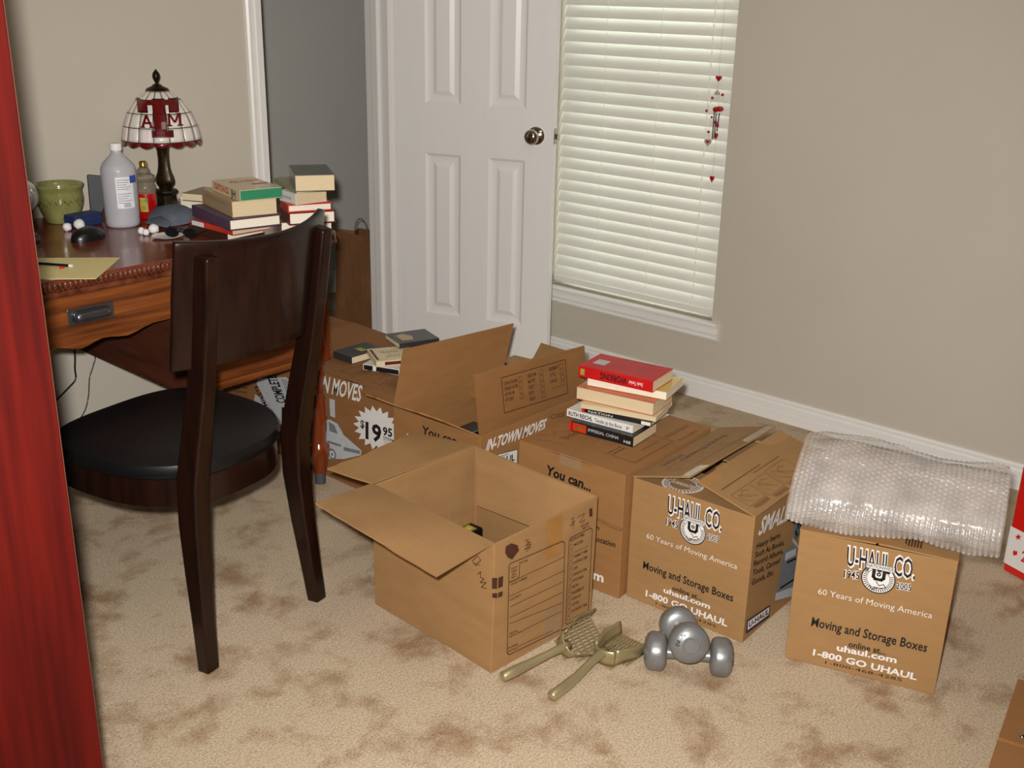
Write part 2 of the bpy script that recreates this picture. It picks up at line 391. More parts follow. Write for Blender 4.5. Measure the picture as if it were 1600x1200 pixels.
m.face([dp(0, DH, 0), dp(DW, DH, 0), dp(DW, DH, -DT), dp(0, DH, -DT)]); m.face([dp(0, 0, 0), dp(DW, 0, 0), dp(DW, 0, -DT), dp(0, 0, -DT)])
bmesh.ops.remove_doubles(m.bm, verts=m.bm.verts[:], dist=1e-5)
slab = m.build('door_slab', 'door_paint', door)
for (a, b) in cells:
    for (c, d) in rows:
        m = MB()
        for side in (1, -1):
            base = 0 if side == 1 else -DT
            rings = [(0, 0), (.010, .007), (.020, .0085), (.030, .0085), (.046, .002)]
            R_ = [[dp(a+t, c+t, base-side*h), dp(b-t, c+t, base-side*h), dp(b-t, d-t, base-side*h), dp(a+t, d-t, base-side*h)] for t, h in rings]
            for q, p in zip(R_, R_[1:]):
                for i in range(4): m.face([q[i], q[(i+1) % 4], p[(i+1) % 4], p[i]])
            m.face(R_[-1])
        bmesh.ops.remove_doubles(m.bm, verts=m.bm.verts[:], dist=1e-5)
        m.build('panel', 'door_paint', slab)
for sgn in (1, -1):
    m = MB(); k = dp(.546, .912, 0 if sgn == 1 else -DT)
    m.lathe([(.031, 0), (.031, .004), (.026, .008), (.012, .012), (.011, .024), (.020, .034), (.0265, .044), (.0265, .052), (.021, .060), (.010, .064), (.0, .065)], 32, k, DN*sgn)
    kn = m.build('door_knob', 'nickel', door, smooth=50)
    m = MB(); m.frame_box(k+DN*sgn*.064, DU, DZ, DN*sgn, (-.010, -.0025, 0), (.010, .0025, .004)); m.build('turn_button', 'nickel', kn, bevel=.001)
m = MB(); m.frame_box(D0, DU, DZ, DN, (DW-.002, .885, -.030), (DW+.0015, .94, -.006)); m.frame_box(D0, DU, DZ, DN, (DW, .902, -.026), (DW+.011, .922, -.011)); m.build('latch', 'nickel', door, bevel=.001)
for z in (.25, 1.0, 1.75):
    m = MB(); m.lathe([(.006, 0), (.006, .09)], 12, dp(-.004, z, -DT-.004), (0, 0, 1)); m.build('hinge', 'nickel', door)

# window
win = thing('window_1', 'white framed window behind the closed blind', 'window', (XR+.1, (WY0+WY1)/2, WZ0), kind='structure')
m = MB(); x0, x1 = XR+.09, XR+.13
for lo, hi in (((x0, WY0, WZ0), (x1, WY0+.04, WZ1)), ((x0, WY1-.04, WZ0), (x1, WY1, WZ1)), ((x0, WY0, WZ0), (x1, WY1, WZ0+.04)), ((x0, WY0, WZ1-.04), (x1, WY1, WZ1)), ((x0, WY0, 1.12), (x1, WY1, 1.16))): m.box(lo, hi)
m.build('window_frame', 'trim', win)
for z0, z1 in ((WZ0+.04, 1.12), (1.16, WZ1-.04)):
    m = MB(); m.box((XR+.108, WY0+.04, z0), (XR+.112, WY1-.04, z1)); m.build('pane', 'pane_glass', win)
# sill with moulded apron
m = MB()
prof = [(0.10, .298), (-.022, .298), (-.026, .292), (-.024, .283), (-.010, .280), (-.012, .262), (-.016, .258), (-.013, .247), (-.016, .240), (-.012, .232), (0, .230), (0, .29), (.10, .29)]
ya, yb = 1.893, 2.72
m.hexa([V((XR+d, ya, z)) for d, z in prof], [V((XR+d, yb, z)) for d, z in prof])
for f in m.bm.faces: pass
bm_s = m.build('window_sill', 'trim', win)

# ------------------------------------------------------------------ blind
blind = thing('window_blind', 'white horizontal slat blind closed over the window', 'blind', (XR+.03, (WY0+WY1)/2, WZ0))
PITCH = .0427; ZT0 = .377; bx = XR+.034; tilt = math.radians(62)
ca, sa = math.cos(tilt)*.025, math.sin(tilt)*.025
me = None; k = 0
ysl0, ysl1 = WY0+.007, WY1-.007
z = ZT0-.020
while z < WZ1-.06:
    # the camera-side edge hangs low, the outer edge is high
    if me is None:
        m = MB(); pr_ = []
        for t in (-1, -.5, 0, .5, 1):
            bow = .0016*(1-t*t)
            pr_.append((t*ca-bow*sa/.025, t*sa-bow*ca/.025*-1))
        top = [(a, b) for a, b in pr_]; bot = [(a+.0022*sa/.025, b-.0022*ca/.025) for a, b in pr_][::-1]
        P_ = top+bot
        m.hexa([V((bx+a, ysl0, z+b)) for a, b in P_], [V((bx+a, ysl1, z+b)) for a, b in P_])
        so = m.build('slat', 'blind', blind, smooth=30); me = so.data; zref = z
    else:
        o = bpy.data.objects.new('slat', me); col.objects.link(o); o.parent = blind; o.location = (0, 0, z-zref)
        o.rotation_euler = (0, 0, 0); OFF[o.name] = V((0, 0, 0))
        o.rotation_euler.y = 0
    z += PITCH; k += 1
m = MB(); m.box((bx-.022, ysl0, WZ0+.014), (bx+.012, ysl1, WZ0+.036)); m.build('bottom_rail', 'blind', blind, bevel=.003)
m = MB(); m.box((bx-.03, ysl0, WZ1-.055), (bx+.03, ysl1, WZ1-.002)); m.build('head_rail', 'blind', blind, bevel=.003)
for (u, v) in ((947, 50), (1032, 50), (1112, 60)):
    y = pX(u, v, bx-.02).y
    m = MB(); m.tube([(bx-.0135, y, WZ0+.02), (bx-.0135, y, WZ1-.05)], .0008, 6); m.build('ladder_cord', 'cord', blind)
yc = pX(1108, 120, bx-.02).y
m = MB(); zz = ZT0-.020+sa  # short pale tubes stand in for daylight leaking through the slat holes
while zz < WZ1-.06:
    m.tube([(bx-.012, yc+.002, zz+.004), (bx-.015, yc, zz-.006), (bx-.016, yc-.002, zz-.016)], .0017, 6); zz += PITCH
m.build('light_leak_dashes', 'cord', blind, smooth=40)

# ------------------------------------------------------------------ heart wind chime in front of the blind
CX = XR-.022
def cp(u, v): return pX(u, v, CX)
chime = thing('wind_chime', 'red heart wind chime hanging in front of the blind', 'wind chime', cp(1118, 290))
def heart(c, s, mat, par, thick=.006, rot=0.0, name='heart_bead', squash=1.0):
    m = MB(); n = 28; C = V(c)
    def hp(t):
        x = 16*math.sin(t)**3/17; y = (13*math.cos(t)-5*math.cos(2*t)-2*math.cos(3*t)-math.cos(4*t))/17
        x *= squash; return V((0, -(x*math.cos(rot)-y*math.sin(rot)), x*math.sin(rot)+y*math.cos(rot)))*s
    for sd in (1, -1):
        rings = [[C+hp(2*math.pi*i/n)*q+V((-sd*thick*d, 0, 0)) for i in range(n)] for q, d in ((1, 0), (.85, .6), (.5, .9))]
        for a, b in zip(rings, rings[1:]):
            for i in range(n): m.face([a[i], a[(i+1) % n], b[(i+1) % n], b[i]])
        m.face(rings[-1])
    bmesh.ops.remove_doubles(m.bm, verts=m.bm.verts[:], dist=1e-6)
    return m.build(name, mat, par, smooth=60)
heart(cp(1123, 122), .013, 'chime_red', chime)
heart(cp(1120.5, 145), .011, 'chime_clear', chime, rot=math.pi)
heart(cp(1106, 222), .015, 'chime_clear', chime); heart(cp(1106.5, 221), .008, 'chime_red', chime, thick=.009)
heart(cp(1119, 212), .014, 'chime_red', chime, squash=.5); heart(cp(1112.5, 279), .014, 'chime_red', chime, squash=.7)
for u, v, r in ((1113, 153, .005), (1129, 148, .005), (1104, 173, .005), (1112, 183, .004), (1107, 206, .005), (1118, 191, .006), (1121, 196, .006)):
    m = MB(); m.ball(cp(u, v), r, 12); m.build('bead', 'chime_red', chime, smooth='all')
m = MB(); m.ball(cp(1124, 170), .012, 16, (1, 1.3, .8)); m.ball(cp(1118, 171), .010, 14); m.build('hub', 'chime_red', chime, smooth='all')
for u0, v0, u1, v1 in ((1116, 175, 1113, 217), (1119, 177, 1116, 216), (1124, 177, 1120, 205)):
    m = MB(); m.tube([cp(u0, v0), cp(u1, v1)], .0022, 10); m.build('chime_rod', 'steel_rod', chime, smooth=40)
m = MB()
zt = WZ1+.06
m.tube([V((CX, cp(1123, 118).y, zt)), cp(1123, 118)], .0006, 5)
for a, b in (((1123, 130), (1121, 138)), ((1121, 150), (1124, 166)), ((1121, 152), (1113, 153)), ((1113, 153), (1104, 173)), ((1104, 173), (1112, 183)), ((1112, 183), (1107, 206)), ((1107, 206), (1106, 214)), ((1121, 152), (1129, 148)), ((1129, 148), (1132, 165)), ((1120, 205), (1113, 273))):
    m.tube([cp(*a), cp(*b)], .0006, 5)
m.build('thread', 'cord', chime)

# ================================================================== CARDBOARD BOXES
Z3 = V((0, 0, 1))
class Carton:
    def __init__(s, label, O, e, W, D, H, mat='card', group='moving cartons on the carpet', wob=.0018, bev=.003, name='moving_box'):
        s.O = V((O[0], O[1], 0.001)); s.e = V((e[0], e[1], 0)).normalized(); s.d = V((-s.e.y, s.e.x, 0)); s.W, s.D, s.H, s.mat = W, D, H, mat
        c = s.O+s.e*W/2+s.d*D/2
        s.root = thing(name, label, 'box', c, group)
        m = MB(); n = 7; sd = random.random()*50
        def wb(p):
            return p + V((noise.noise(p*5+V((sd, 0, 0))), noise.noise(p*5+V((0, sd, 0))), 0))*wob
        walls = [(s.O, s.e, W), (s.O+s.e*W, s.d, D), (s.O+s.e*W+s.d*D, -s.e, W), (s.O+s.d*D, -s.d, D)]
        for o, dr, ln in walls:
            m.grid(lambda a, b: wb(o+dr*ln*a+Z3*H*b), n, n)
        m.grid(lambda a, b: wb(s.O+s.e*W*a+s.d*D*b), n, n)
        bmesh.ops.remove_doubles(m.bm, verts=m.bm.verts[:], dist=.0015)
        bmesh.ops.recalc_face_normals(m.bm, faces=m.bm.faces[:])
        # an open shell has no inside: make sure the normals point outwards
        cc = c+Z3*H*.4
        if sum(1 if (f.calc_center_median()-cc).dot(f.normal) > 0 else -1 for f in m.bm.faces) < 0:
            bmesh.ops.reverse_faces(m.bm, faces=m.bm.faces[:])
        s.body = m.build('body', mat, s.root, solid=.004, bevel=bev, fix=False)
        s.Nf, s.Nr = -s.d, s.e                      # normals of the two visible faces
        s.Pf, s.Pr = s.O-s.d*wob*.6, s.O+s.e*(W+wob*.6)
    def P(s, a, b, z): return s.O+s.e*a+s.d*b+Z3*z
    def front(s): return Ink(s.Pf, s.Nf, .0010)
    def right(s): return Ink(s.Pr, s.Nr, .0010)
    def flap(s, q, mat=None, t=.004, ragged=0.0, warp=.002, name='flap', sag=0.0):
        """plate over the quad q (hinge a, hinge b, free b, free a)"""
        a, b, c, d = [V(x) for x in q]; nu, nv = 13, 9; rnd = random.Random(len(s.root.children)*7+3)
        N = (b-a).cross(d-a).normalized(); rag = [rnd.uniform(-1, 1)*ragged for _ in range(nu)]
        m = MB()
        def fn(i, j):
            k = int(round(i*(nu-1))); jj = j*(1+(rag[k] if j > .95 else 0))
            p = (a+(b-a)*i)*(1-jj)+(d+(c-d)*i)*jj
            return p+N*(noise.noise(p*7)*warp*2*j + sag*math.sin(math.pi*i)*j)
        m.grid(fn, nu, nv)
        return m.build(name, mat or s.mat, s.root, solid=t, fix=False)
    def tape(s, q, mat='tape', name='tape'):
        a, b, c, d = [V(x) for x in q]; N = (b-a).cross(d-a).normalized()
        if N.z < 0: N = -N
        m = MB(); m.hexa([p+N*.0006 for p in (a, b, c, d)], [p+N*.0012 for p in (a, b, c, d)]); return m.build(name, mat, s.root)
def ang(deg): return (math.cos(math.radians(deg)), math.sin(math.radians(deg)))

def haul_front(bx_, C, k):
    """the printed front of a small carton; k maps names to pixel triples (in crop pixels)"""
    wh = bx_.front(); bk = bx_.front(); wb = bx_.front(); wb.lift = .0007
    for nm, t, b_ in (('60', '60 Years of Moving America', -.008), ('com', 'uhaul.com', .03), ('go', '1-800 GO UHAUL', .03)):
        a, b, c = k[nm]; wh.text(t, C(*a), C(*b), C(*c), b_)
    for nm, t, b_ in (('mov', 'Moving and Storage Boxes', .016), ('onl', 'online at...', .018), ('num', '1-800-468-4285', 0.0)):
        a, b, c = k[nm]; bk.text(t, C(*a), C(*b), C(*c), b_)
    for nm, t in (('haul', 'U-HAUL CO.'), ('1945', '1945'), ('2005', '2005')):
        a, b, c = k[nm]; wb.text(t, C(*a), C(*b), C(*c), .075); bk.text(t, C(*a), C(*b), C(*c), .012)
    # round emblem: disc, ring, U and name band
    cx, cy = k['emb']; cc = C(cx, cy); r = k['r']
    wb.ring(cc, 0, r, bx_.e, Z3); wb.build('lettering_outline', 'ink_white', bx_.root); wh.build('white_lettering', 'ink_white', bx_.root)
    bk.lift = .0013; bk.ring(cc, r*.93, r, bx_.e, Z3); bk.ring(cc, r*.66, r*.69, bx_.e, Z3)
    Cp = bk.at(cc)-bk.N*bk.lift; E_, U_ = bx_.e, Z3
    q = lambda a, b: tuple(Cp+E_*r*a+U_*r*b)
    bk.line([q(-.30, .62), q(-.30, .10), q(-.18, -.04), q(.18, -.04), q(.30, .10), q(.30, .62)], r*.20)
    bk.ring(q(0, .30), r*.05, r*.13, E_, U_, 16)
    bk.line([q(-.1, -.2), q(.1, -.45), q(.35, -.3), q(.5, -.5), q(.2, -.6), q(-.2, -.6)], r*.05)
    bk.line([q(-.45, -.55), q(-.25, -.8), q(.0, -.62)], r*.05)
    for i in range(26):
        an = math.radians(150+i*9.2); bk.line([q(.73*math.cos(an), .73*math.sin(an)), q(.88*math.cos(an), .88*math.sin(an))], r*.05)
    bd = bx_.front(); bd.lift = .0017; bd.poly([q(-.80, .62), q(.86, .62), q(.86, .98), q(-.80, .98)]); bd.build('name_band', 'ink_white', bx_.root)
    bk.lift = .0023; bk.text('NATIONWIDE', q(-.74, .70), q(.80, .70), q(-.74, .92), .01)
    bk.line([q(-.80, .62), q(.86, .62), q(.86, .98), q(-.80, .98)], r*.03, True)
    bk.build('black_lettering', 'ink', bx_.root)

# --- A: small carton by itself on the right, under the bubble wrap
A_ = Carton('small moving carton on the right with a bubble wrap roll on top', (2.0147, .9046), ang(-73.01), .3207, .370, .3207)
CA = crop(1200, 660, 2.7275)
haul_front(A_, CA, dict(haul=((335, 608), (625, 668), (340, 527)), **{'1945': ((323, 660), (388, 668), (326, 628)), '2005': ((547, 708), (610, 718), (548, 680)),
    '60': ((212, 730), (698, 835), (216, 705))}, mov=((183, 865), (675, 978), (190, 828)), onl=((342, 955), (500, 990), (345, 930)),
    com=((292, 970), (547, 1025), (296, 945)), go=((190, 990), (632, 1097), (195, 965)), num=((243, 1027), (570, 1103), (245, 1015)), emb=(470, 666), r=.035))
H = A_.H
A_.flap([A_.P(0, 0, H), A_.P(0, A_.D, H), A_.P(.158, A_.D, H+.004), A_.P(.158, 0, H+.004)], t=.004)
A_.flap([A_.P(A_.W, A_.D, H), A_.P(A_.W, 0, H), A_.P(.163, 0, H+.004), A_.P(.163, A_.D, H+.004)], t=.004)
A_.tape([A_.P(.135, -.001, H+.007), A_.P(.190, -.001, H+.007), A_.P(.190, A_.D, H+.007), A_.P(.135, A_.D, H+.007)])
ik = Ink(A_.P(0, 0, H+.0045), Z3, .0012)
for i in range(6): ik.line([A_.P(.215+i*.006, .02, H+.005), A_.P(.215+i*.006, .055, H+.005)], .0035)
ik.build('top_print', 'ink_brown', A_.root)
sideink = A_.P(0, 0, 0); ik = Ink(A_.O-A_.e*.001, -A_.e, .001)
for i in range(16): ik.line([A_.P(0, .01, .1+i*.012), A_.P(0, .016, .1+i*.012)], .005)
ik.build('side_print', 'ink', A_.root)

# --- B: small carton with raised flaps in the middle
B_ = Carton('small moving carton with two flaps tented up, white print on two sides', (1.990, 1.3249), ang(-88.08), .3207, .412, .3207)
CB = crop(960, 680, 3.75)
haul_front(B_, CB, dict(haul=((312, 457), (628, 562), (318, 352)), **{'1945': ((303, 522), (372, 545), (306, 484)), '2005': ((543, 608), (612, 628), (546, 575)),
    '60': ((188, 602), (718, 785), (192, 572))}, mov=((168, 778), (695, 975), (172, 735)), onl=((338, 905), (510, 968), (342, 878)),
    com=((288, 918), (560, 1018), (292, 890)), go=((183, 940), (660, 1120), (187, 906)), num=((242, 990), (597, 1128), (244, 976)), emb=(460, 560), r=.0345))
ik = B_.right()
ik.text('SMALL', CB(838, 588), CB(1016, 492), CB(868, 480), .026); ik.text('BOX', CB(1036, 480), CB(1140, 424), CB(1062, 376), .026)
ik.build('white_lettering', 'ink_white', B_.root)
ik = B_.right()
for t, a, b in (('Heavy Items', (828, 668), (968, 596)), ('Such As Books,', (820, 718), (992, 640)), ('Record Albums,', (812, 770), (986, 690)), ('Tools, Canned', (806, 824), (966, 746)), ('Goods, Etc.', (800, 880), (930, 815))):
    ik.text(t, CB(*a), CB(*b), CB(a[0]+6, a[1]-34), .02)
ik.build('black_lettering', 'ink', B_.root)
ik = B_.right(); ik.lift = .0007; ik.poly([CB(774, 1086), CB(910, 994), CB(907, 1064), CB(769, 1166)]); ik.build('logo_plate', 'ink_navy', B_.root)
ik = B_.right(); ik.lift = .0012; ik.poly([CB(780, 1092), CB(904, 1006), CB(902, 1050), CB(777, 1142)]); ik.build('logo_field', 'ink_white', B_.root)
ik = B_.right(); ik.lift = .0017; ik.text('U-HAUL', CB(783, 1126), CB(900, 1044), CB(786, 1094), .03); ik.build('logo_lettering', 'ink', B_.root)
ik = B_.right(); ik.poly([CB(985, 700), CB(1010, 660), CB(1068, 640), CB(1062, 930), CB(940, 965)]); ik.poly([CB(1050, 520), CB(1120, 470), CB(1118, 560), CB(1040, 620)]); ik.build('truck_picture', 'ink_grey', B_.root)
ik = B_.right(); ik.lift = .0014; ik.poly([CB(942, 925), CB(1062, 880), CB(1062, 935), CB(938, 968)]); ik.poly([CB(1000, 690), CB(1062, 660), CB(1060, 700), CB(995, 735)]); ik.poly([CB(1042, 600), CB(1112, 690), CB(1112, 712), CB(1040, 620)]); ik.build('truck_highlight', 'ink_pale', B_.root)
ik = B_.right(); ik.lift = .0016; ik.line([CB(970, 895), CB(1062, 835)], .006); ik.line([CB(1010, 745), CB(1060, 720)], .006); ik.text('MOVER', CB(1060, 610), CB(1105, 540), CB(1054, 555), .02); ik.build('truck_shade', 'ink', B_.root)
H = B_.H
# minor flaps lie flat inside, major flaps tent up over them
mf = B_.flap([B_.P(.008, .004, H-.006), B_.P(B_.W-.008, .004, H-.006), B_.P(B_.W-.012, .15, H-.010), B_.P(.012, .15, H-.010)])
B_.flap([B_.P(B_.W-.008, B_.D-.004, H-.006), B_.P(.008, B_.D-.004, H-.006), B_.P(.012, B_.D-.15, H-.010), B_.P(B_.W-.012, B_.D-.15, H-.010)])
ik = Ink(B_.P(0, 0, H-.005), Z3, .0012)
cc = B_.P(.105, .052, H-.0045)
for r0, r1 in ((.045, .050), (.031, .034)): ik.ring(tuple(cc), r0, r1, B_.e, B_.d)
for i in range(30):
    a = 2*math.pi*i/30; dv = B_.e*math.cos(a)+B_.d*math.sin(a); ik.line([tuple(cc+dv*.037), tuple(cc+dv*.043)], .004)
ik.text('GUARANTEE', tuple(cc-B_.e*.034-B_.d*.008), tuple(cc+B_.e*.034-B_.d*.008), tuple(cc-B_.e*.034+B_.d*.008), .02)
ik.build('seal_print', 'ink_white', B_.root)
lf = [B_.P(0, 0, H), B_.P(0, B_.D, H), B_.P(.158, B_.D+.002, H+.046), B_.P(.150, .004, H+.044)]
B_.flap(lf[::1], t=.004, warp=.0006)
rf = [B_.P(B_.W, B_.D, H), B_.P(B_.W, 0, H), B_.P(.172, -.004, H+.042), B_.P(.170, B_.D, H+.040)]
B_.flap(rf, t=.004, warp=.0006)
def on(q, a, b, up=.0016):
    """point on quad q at (a along the hinge, b towards the free edge)"""
    A, Bq, C, D = [V(x) for x in q]; N = (Bq-A).cross(D-A).normalized(); N = N if N.z > 0 else -N
    return (A+(Bq-A)*a)*(1-b)+(D+(C-D)*a)*b + N*up
def flapink(q): A, Bq, C, D = [V(x) for x in q]; N = (Bq-A).cross(D-A).normalized(); N = N if N.z > 0 else -N; return Ink(A, N, .0035)
def tq(ik_, q, t, a0, b0, a1, b1, a2, b2, bold=0.0): ik_.text(t, tuple(on(q, a0, b0)), tuple(on(q, a1, b1)), tuple(on(q, a2, b2)), bold)
def lq(ik_, q, pts, wd=.0014, close=False): ik_.line([tuple(on(q, *p)) for p in pts], wd, close)
ik = flapink(rf)
for a0, a1, b0, b1 in ((.56, .74, .14, .50), (.74, .97, .12, .52) if False else (.30, .54, .14, .52), (.76, .95, .18, .50)):
    lq(ik, rf, [(a0, b0), (a1, b0), (a1, b1), (a0, b1)], .0012, True)
    am, bm_ = (a0+a1)/2, (b0+b1)/2
    lq(ik, rf, [(a0+.04, b0+.06), (am, bm_), (a1-.04, b1-.06), (a1-.02, bm_), (am+.02, b0+.04)], .0012)
    lq(ik, rf, [(am-.05, bm_+.08), (am, bm_+.12), (am+.05, bm_+.06), (am, bm_-.05)], .0012)
    for j in range(4): lq(ik, rf, [(a0+.01, b0-.03-.018*j), (a1-.02-.03*(j == 3), b0-.03-.018*j)], .0016)
lq(ik, rf, [(.50, .66), (.95, .66)], .003); lq(ik, rf, [(.30, .60), (.62, .60)], .0022)
ik.build('flap_print', 'ink_faint', B_.root)
B_.tape([on(rf, 0, .80, .0026), on(rf, 1, .80, .0026), on(rf, 1, 1.0, .0026), on(rf, 0, 1.0, .0026)], 'tape')
B_.tape([on(lf, 0, .84, .0026), on(lf, 1, .84, .0026), on(lf, 1, 1.0, .0026), on(lf, 0, 1.0, .0026)], 'clear_tape')
ik = flapink(lf)
lq(ik, lf, [(.12, .40), (.62, .42), (.62, .95)], .0012); lq(ik, lf, [(.12, .40), (.12, .74), (.90, .78)], .0012)
for i in range(7): lq(ik, lf, [(.16+.09*i, .52), (.20+.09*i, .52+.06*(i % 3))], .0014)
tq(ik, lf, 'kitchen', .80, .34, .30, .34, .80, .46, .0); tq(ik, lf, 'BOOKS', .40, .18, .18, .18, .40, .28, .0)
ik.build('flap_print', 'ink_faint', B_.root)

# --- D: carton carrying the stack of books
e_ = V((*ang(-88.08), 0)); DW_ = .322
Db = V((1.962, 1.3285, 0))-e_*DW_
D_ = Carton('moving carton marked You can, with the tall book stack on top', Db, e_, DW_, .405, .330, mat='card_mid')
H = D_.H; CD = crop(860, 530, 3.636); CE = crop(600, 480, 4)
tl_ = D_.flap([D_.P(0, 0, H), D_.P(0, D_.D, H), D_.P(.160, D_.D, H+.002), D_.P(.160, 0, H+.002)])
D_.flap([D_.P(DW_, D_.D, H), D_.P(DW_, 0, H), D_.P(.163, 0, H+.002), D_.P(.163, D_.D, H+.002)])
D_.tape([D_.P(.130, -.001, H+.003), D_.P(.195, -.001, H+.003), D_.P(.195, D_.D, H+.005), D_.P(.130, D_.D, H+.005)], 'clear_tape')
m = MB(); m.hexa([D_.P(.130, -.0035, H-.022), D_.P(.195, -.0035, H-.022), D_.P(.195, -.0020, H-.022), D_.P(.130, -.0020, H-.022)], [D_.P(.130, -.0035, H+.003), D_.P(.195, -.0035, H+.003), D_.P(.195, -.002, H+.003), D_.P(.130, -.002, H+.003)]); m.build('tape_end', 'tape_film', D_.root)
ik = D_.front()
ik.text('You can...', CE(1010, 1040), CE(1292, 1150), CE(1020, 985), .032)
ik.text('on', CD(235, 1068), CD(278, 1084), CD(237, 1044), .018); ik.text('Location', CD(246, 1142), CD(368, 1182), CD(250, 1112), .018)
ik.text('in-town or one-way', CD(60, 1010), CD(200, 1055), CD(62, 985), .01)
ik.build('black_lettering', 'ink', D_.root)
ik = D_.front(); ik.text('uhaul.com', crop(920, 870, 13.33)(-900, 110), crop(920, 870, 13.33)(308, 530), crop(920, 870, 13.33)(-892, -70), .03); ik.build('white_lettering', 'ink_white', D_.root)
q0 = [D_.P(0, 0, H+.003), D_.P(DW_, 0, H+.003), D_.P(DW_, D_.D, H+.003), D_.P(0, D_.D, H+.003)]
ik = Ink(D_.P(0, 0, H+.003), Z3, .0020)
lq(ik, q0, [(.52, .18), (.93, .18), (.93, .62), (.52, .62)], .0022, True)
for i in range(5): lq(ik, q0, [(.56+.018*i*2.2, .20), (.56+.018*i*2.2, .32)], .005)
for i in range(4): lq(ik, q0, [(.60+.08*i, .36), (.60+.08*i, .55)], .0018)
tq(ik, q0, 'books', .97, .66, .97, .88, .93, .66); tq(ik, q0, 'kitchen', .86, .66, .86, .92, .81, .66)
lq(ik, q0, [(.05, .12), (.16, .22), (.10, .24), (.22, .34), (.18, .40)], .0018); lq(ik, q0, [(.10, .08), (.34, .12)], .0016); tq(ik, q0, 'books', .28, .20, .28, .44, .20, .20)
ik.build('top_print', 'ink_faint', D_.root)
# crushed crease across the front
m = MB(); pts = [D_.P(.06+.262*i/8, -.004+.0015*math.sin(i*1.7), .205-.012*i/8+.004*math.sin(i*2.3)) for i in range(9)]
m.tube(pts, .0028, 6); m.build('crease', 'card_dark', D_.root, smooth=60)

# --- C: open plain carton in front
Cf = V((1.519, 1.348, 0)); Cl = V((1.541, 1.748, 0)); ce = (Cf-Cl).normalized()
CDp = .335; CWd = (Cf-Cl).length
C_ = Carton('empty open carton with room checklist printed on one side, nearest the camera', Cl, ce, CWd, CDp, .318, mat='card_old', wob=.003, bev=.009)
H = C_.H; CC = crop(480, 680, 3)
# outward flaps: hinge on the left top edge, and on the far edge
ha, hb = C_.P(0, 0, H), C_.P(CWd, 0, H)
fp1 = pp(493, 787, V((1.350, 1.5, 0)), V((1, .05, 0))); fp2 = pp(683, 900, V((1.350, 1.5, 0)), V((1, .05, 0)))
C_.flap([ha, hb, fp2, fp1], warp=.004, ragged=.01)
g1 = pz(511, 732, .330); g2 = pz(648, 679, .330)
C_.flap([C_.P(0, CDp-.004, H), C_.P(0, 0, H), g1, g2], warp=.004, ragged=.03)
# inward flaps: hinge on the near right edge and on the far right edge
C_.flap([C_.P(CWd-.004, .004, H-.002), C_.P(CWd-.004, CDp-.004, H-.002), C_.P(CWd-.115, CDp-.02, H-.105), C_.P(CWd-.115, .02, H-.105)], warp=.004)
C_.flap([C_.P(CWd-.004, CDp-.004, H-.002), C_.P(.004, CDp-.004, H-.002), C_.P(.06, CDp-.05, H-.13), C_.P(CWd-.02, CDp-.07, H-.10)], warp=.004)
ik = C_.right(); ik.P = ik.P+C_.e*.001; ik.join = True
R1 = [(945, 612), (953, 600), (1195, 497), (1206, 503), (1196, 893), (1188, 910), (945, 1028), (936, 1020)]
ik.line([CC(*p) for p in R1], .0022, True)
R2 = [(1226, 492), (1234, 480), (1326, 435), (1335, 442), (1316, 822), (1308, 834), (1218, 886), (1210, 880)]
ik.line([CC(*p) for p in R2], .0022, True)
ik.line([CC(947, 688), CC(984, 672), CC(992, 662), CC(995, 594)], .0020)
for a, b in (((947, 690), (1203, 570)), ((945, 756), (1200, 635)), ((950, 804), (1195, 687)), ((950, 853), (1192, 737)), ((1012, 912), (1190, 826)), ((945, 884), (1192, 786)), ((985, 990), (1150, 915))): ik.line([CC(*a), CC(*b)], .0014)
for t, a, b, hh in (('ROOM', (1000, 602), (1030, 590), 10), ('PLACE', (955, 630), (982, 620), 9), ('CHECK', (955, 645), (982, 635), 9), ('IN', (960, 658), (976, 652), 9), ('BOX', (956, 672), (980, 662), 9), ('ORDER NUMBER', (950, 706), (1030, 670), 10), ('CONTENTS', (948, 778), (1002, 752), 11),
                    ('SPECIAL', (946, 936), (986, 918), 9), ('INSTRUCTIONS', (946, 950), (1010, 920), 9), ('PACKERS', (940, 1002), (986, 982), 9), ('INITIALS', (940, 1018), (986, 998), 9), ('BEDROOMS', (1232, 500), (1298, 470), 14)):
    ik.text(t, CC(*a), CC(*b), CC(a[0], a[1]-hh), .02)
labs = ['MASTER', '', 'FAMILY RM', 'LIVING RM', 'DEN', 'DINING RM', 'KITCHEN', 'BATH', 'BASEMENT', 'GARAGE', 'ATTIC', 'LAUNDRY RM', '']
for i, t in enumerate(labs):
    x, y = 1238-14*i/12, 522+338*i/12
    ik.line([CC(x-6, y+10), CC(x-6, y-9), CC(x+6, y-14), CC(x+6, y+5)], .0011, True)
    if t: ik.text(t, CC(x+12, y-2), CC(x+12+len(t)*7.0, y-2-len(t)*3.2), CC(x+13, y-15), .022)
    else: ik.line([CC(x+14, y-2), CC(x+78, y-32)], .0012)
ik.poly([CC(895, 668), CC(918, 658), CC(915, 708), CC(893, 718)]); ik.poly([CC(894, 738), CC(915, 730), CC(914, 753), CC(893, 762)])
ik.poly([CC(x, y) for x, y in ((930, 520), (955, 506), (985, 515), (992, 540), (975, 560), (960, 582), (938, 572), (926, 548))])
ik.line([CC(x, y) for x, y in ((1020, 495), (1035, 488), (1030, 505), (1045, 498), (1022, 518), (1050, 508), (1018, 535), (1048, 520), (1025, 545))], .0016)
ik.line([CC(x, y) for x, y in ((1235, 395), (1250, 385), (1240, 410), (1255, 400), (1232, 425), (1250, 415), (1245, 440))], .0016)
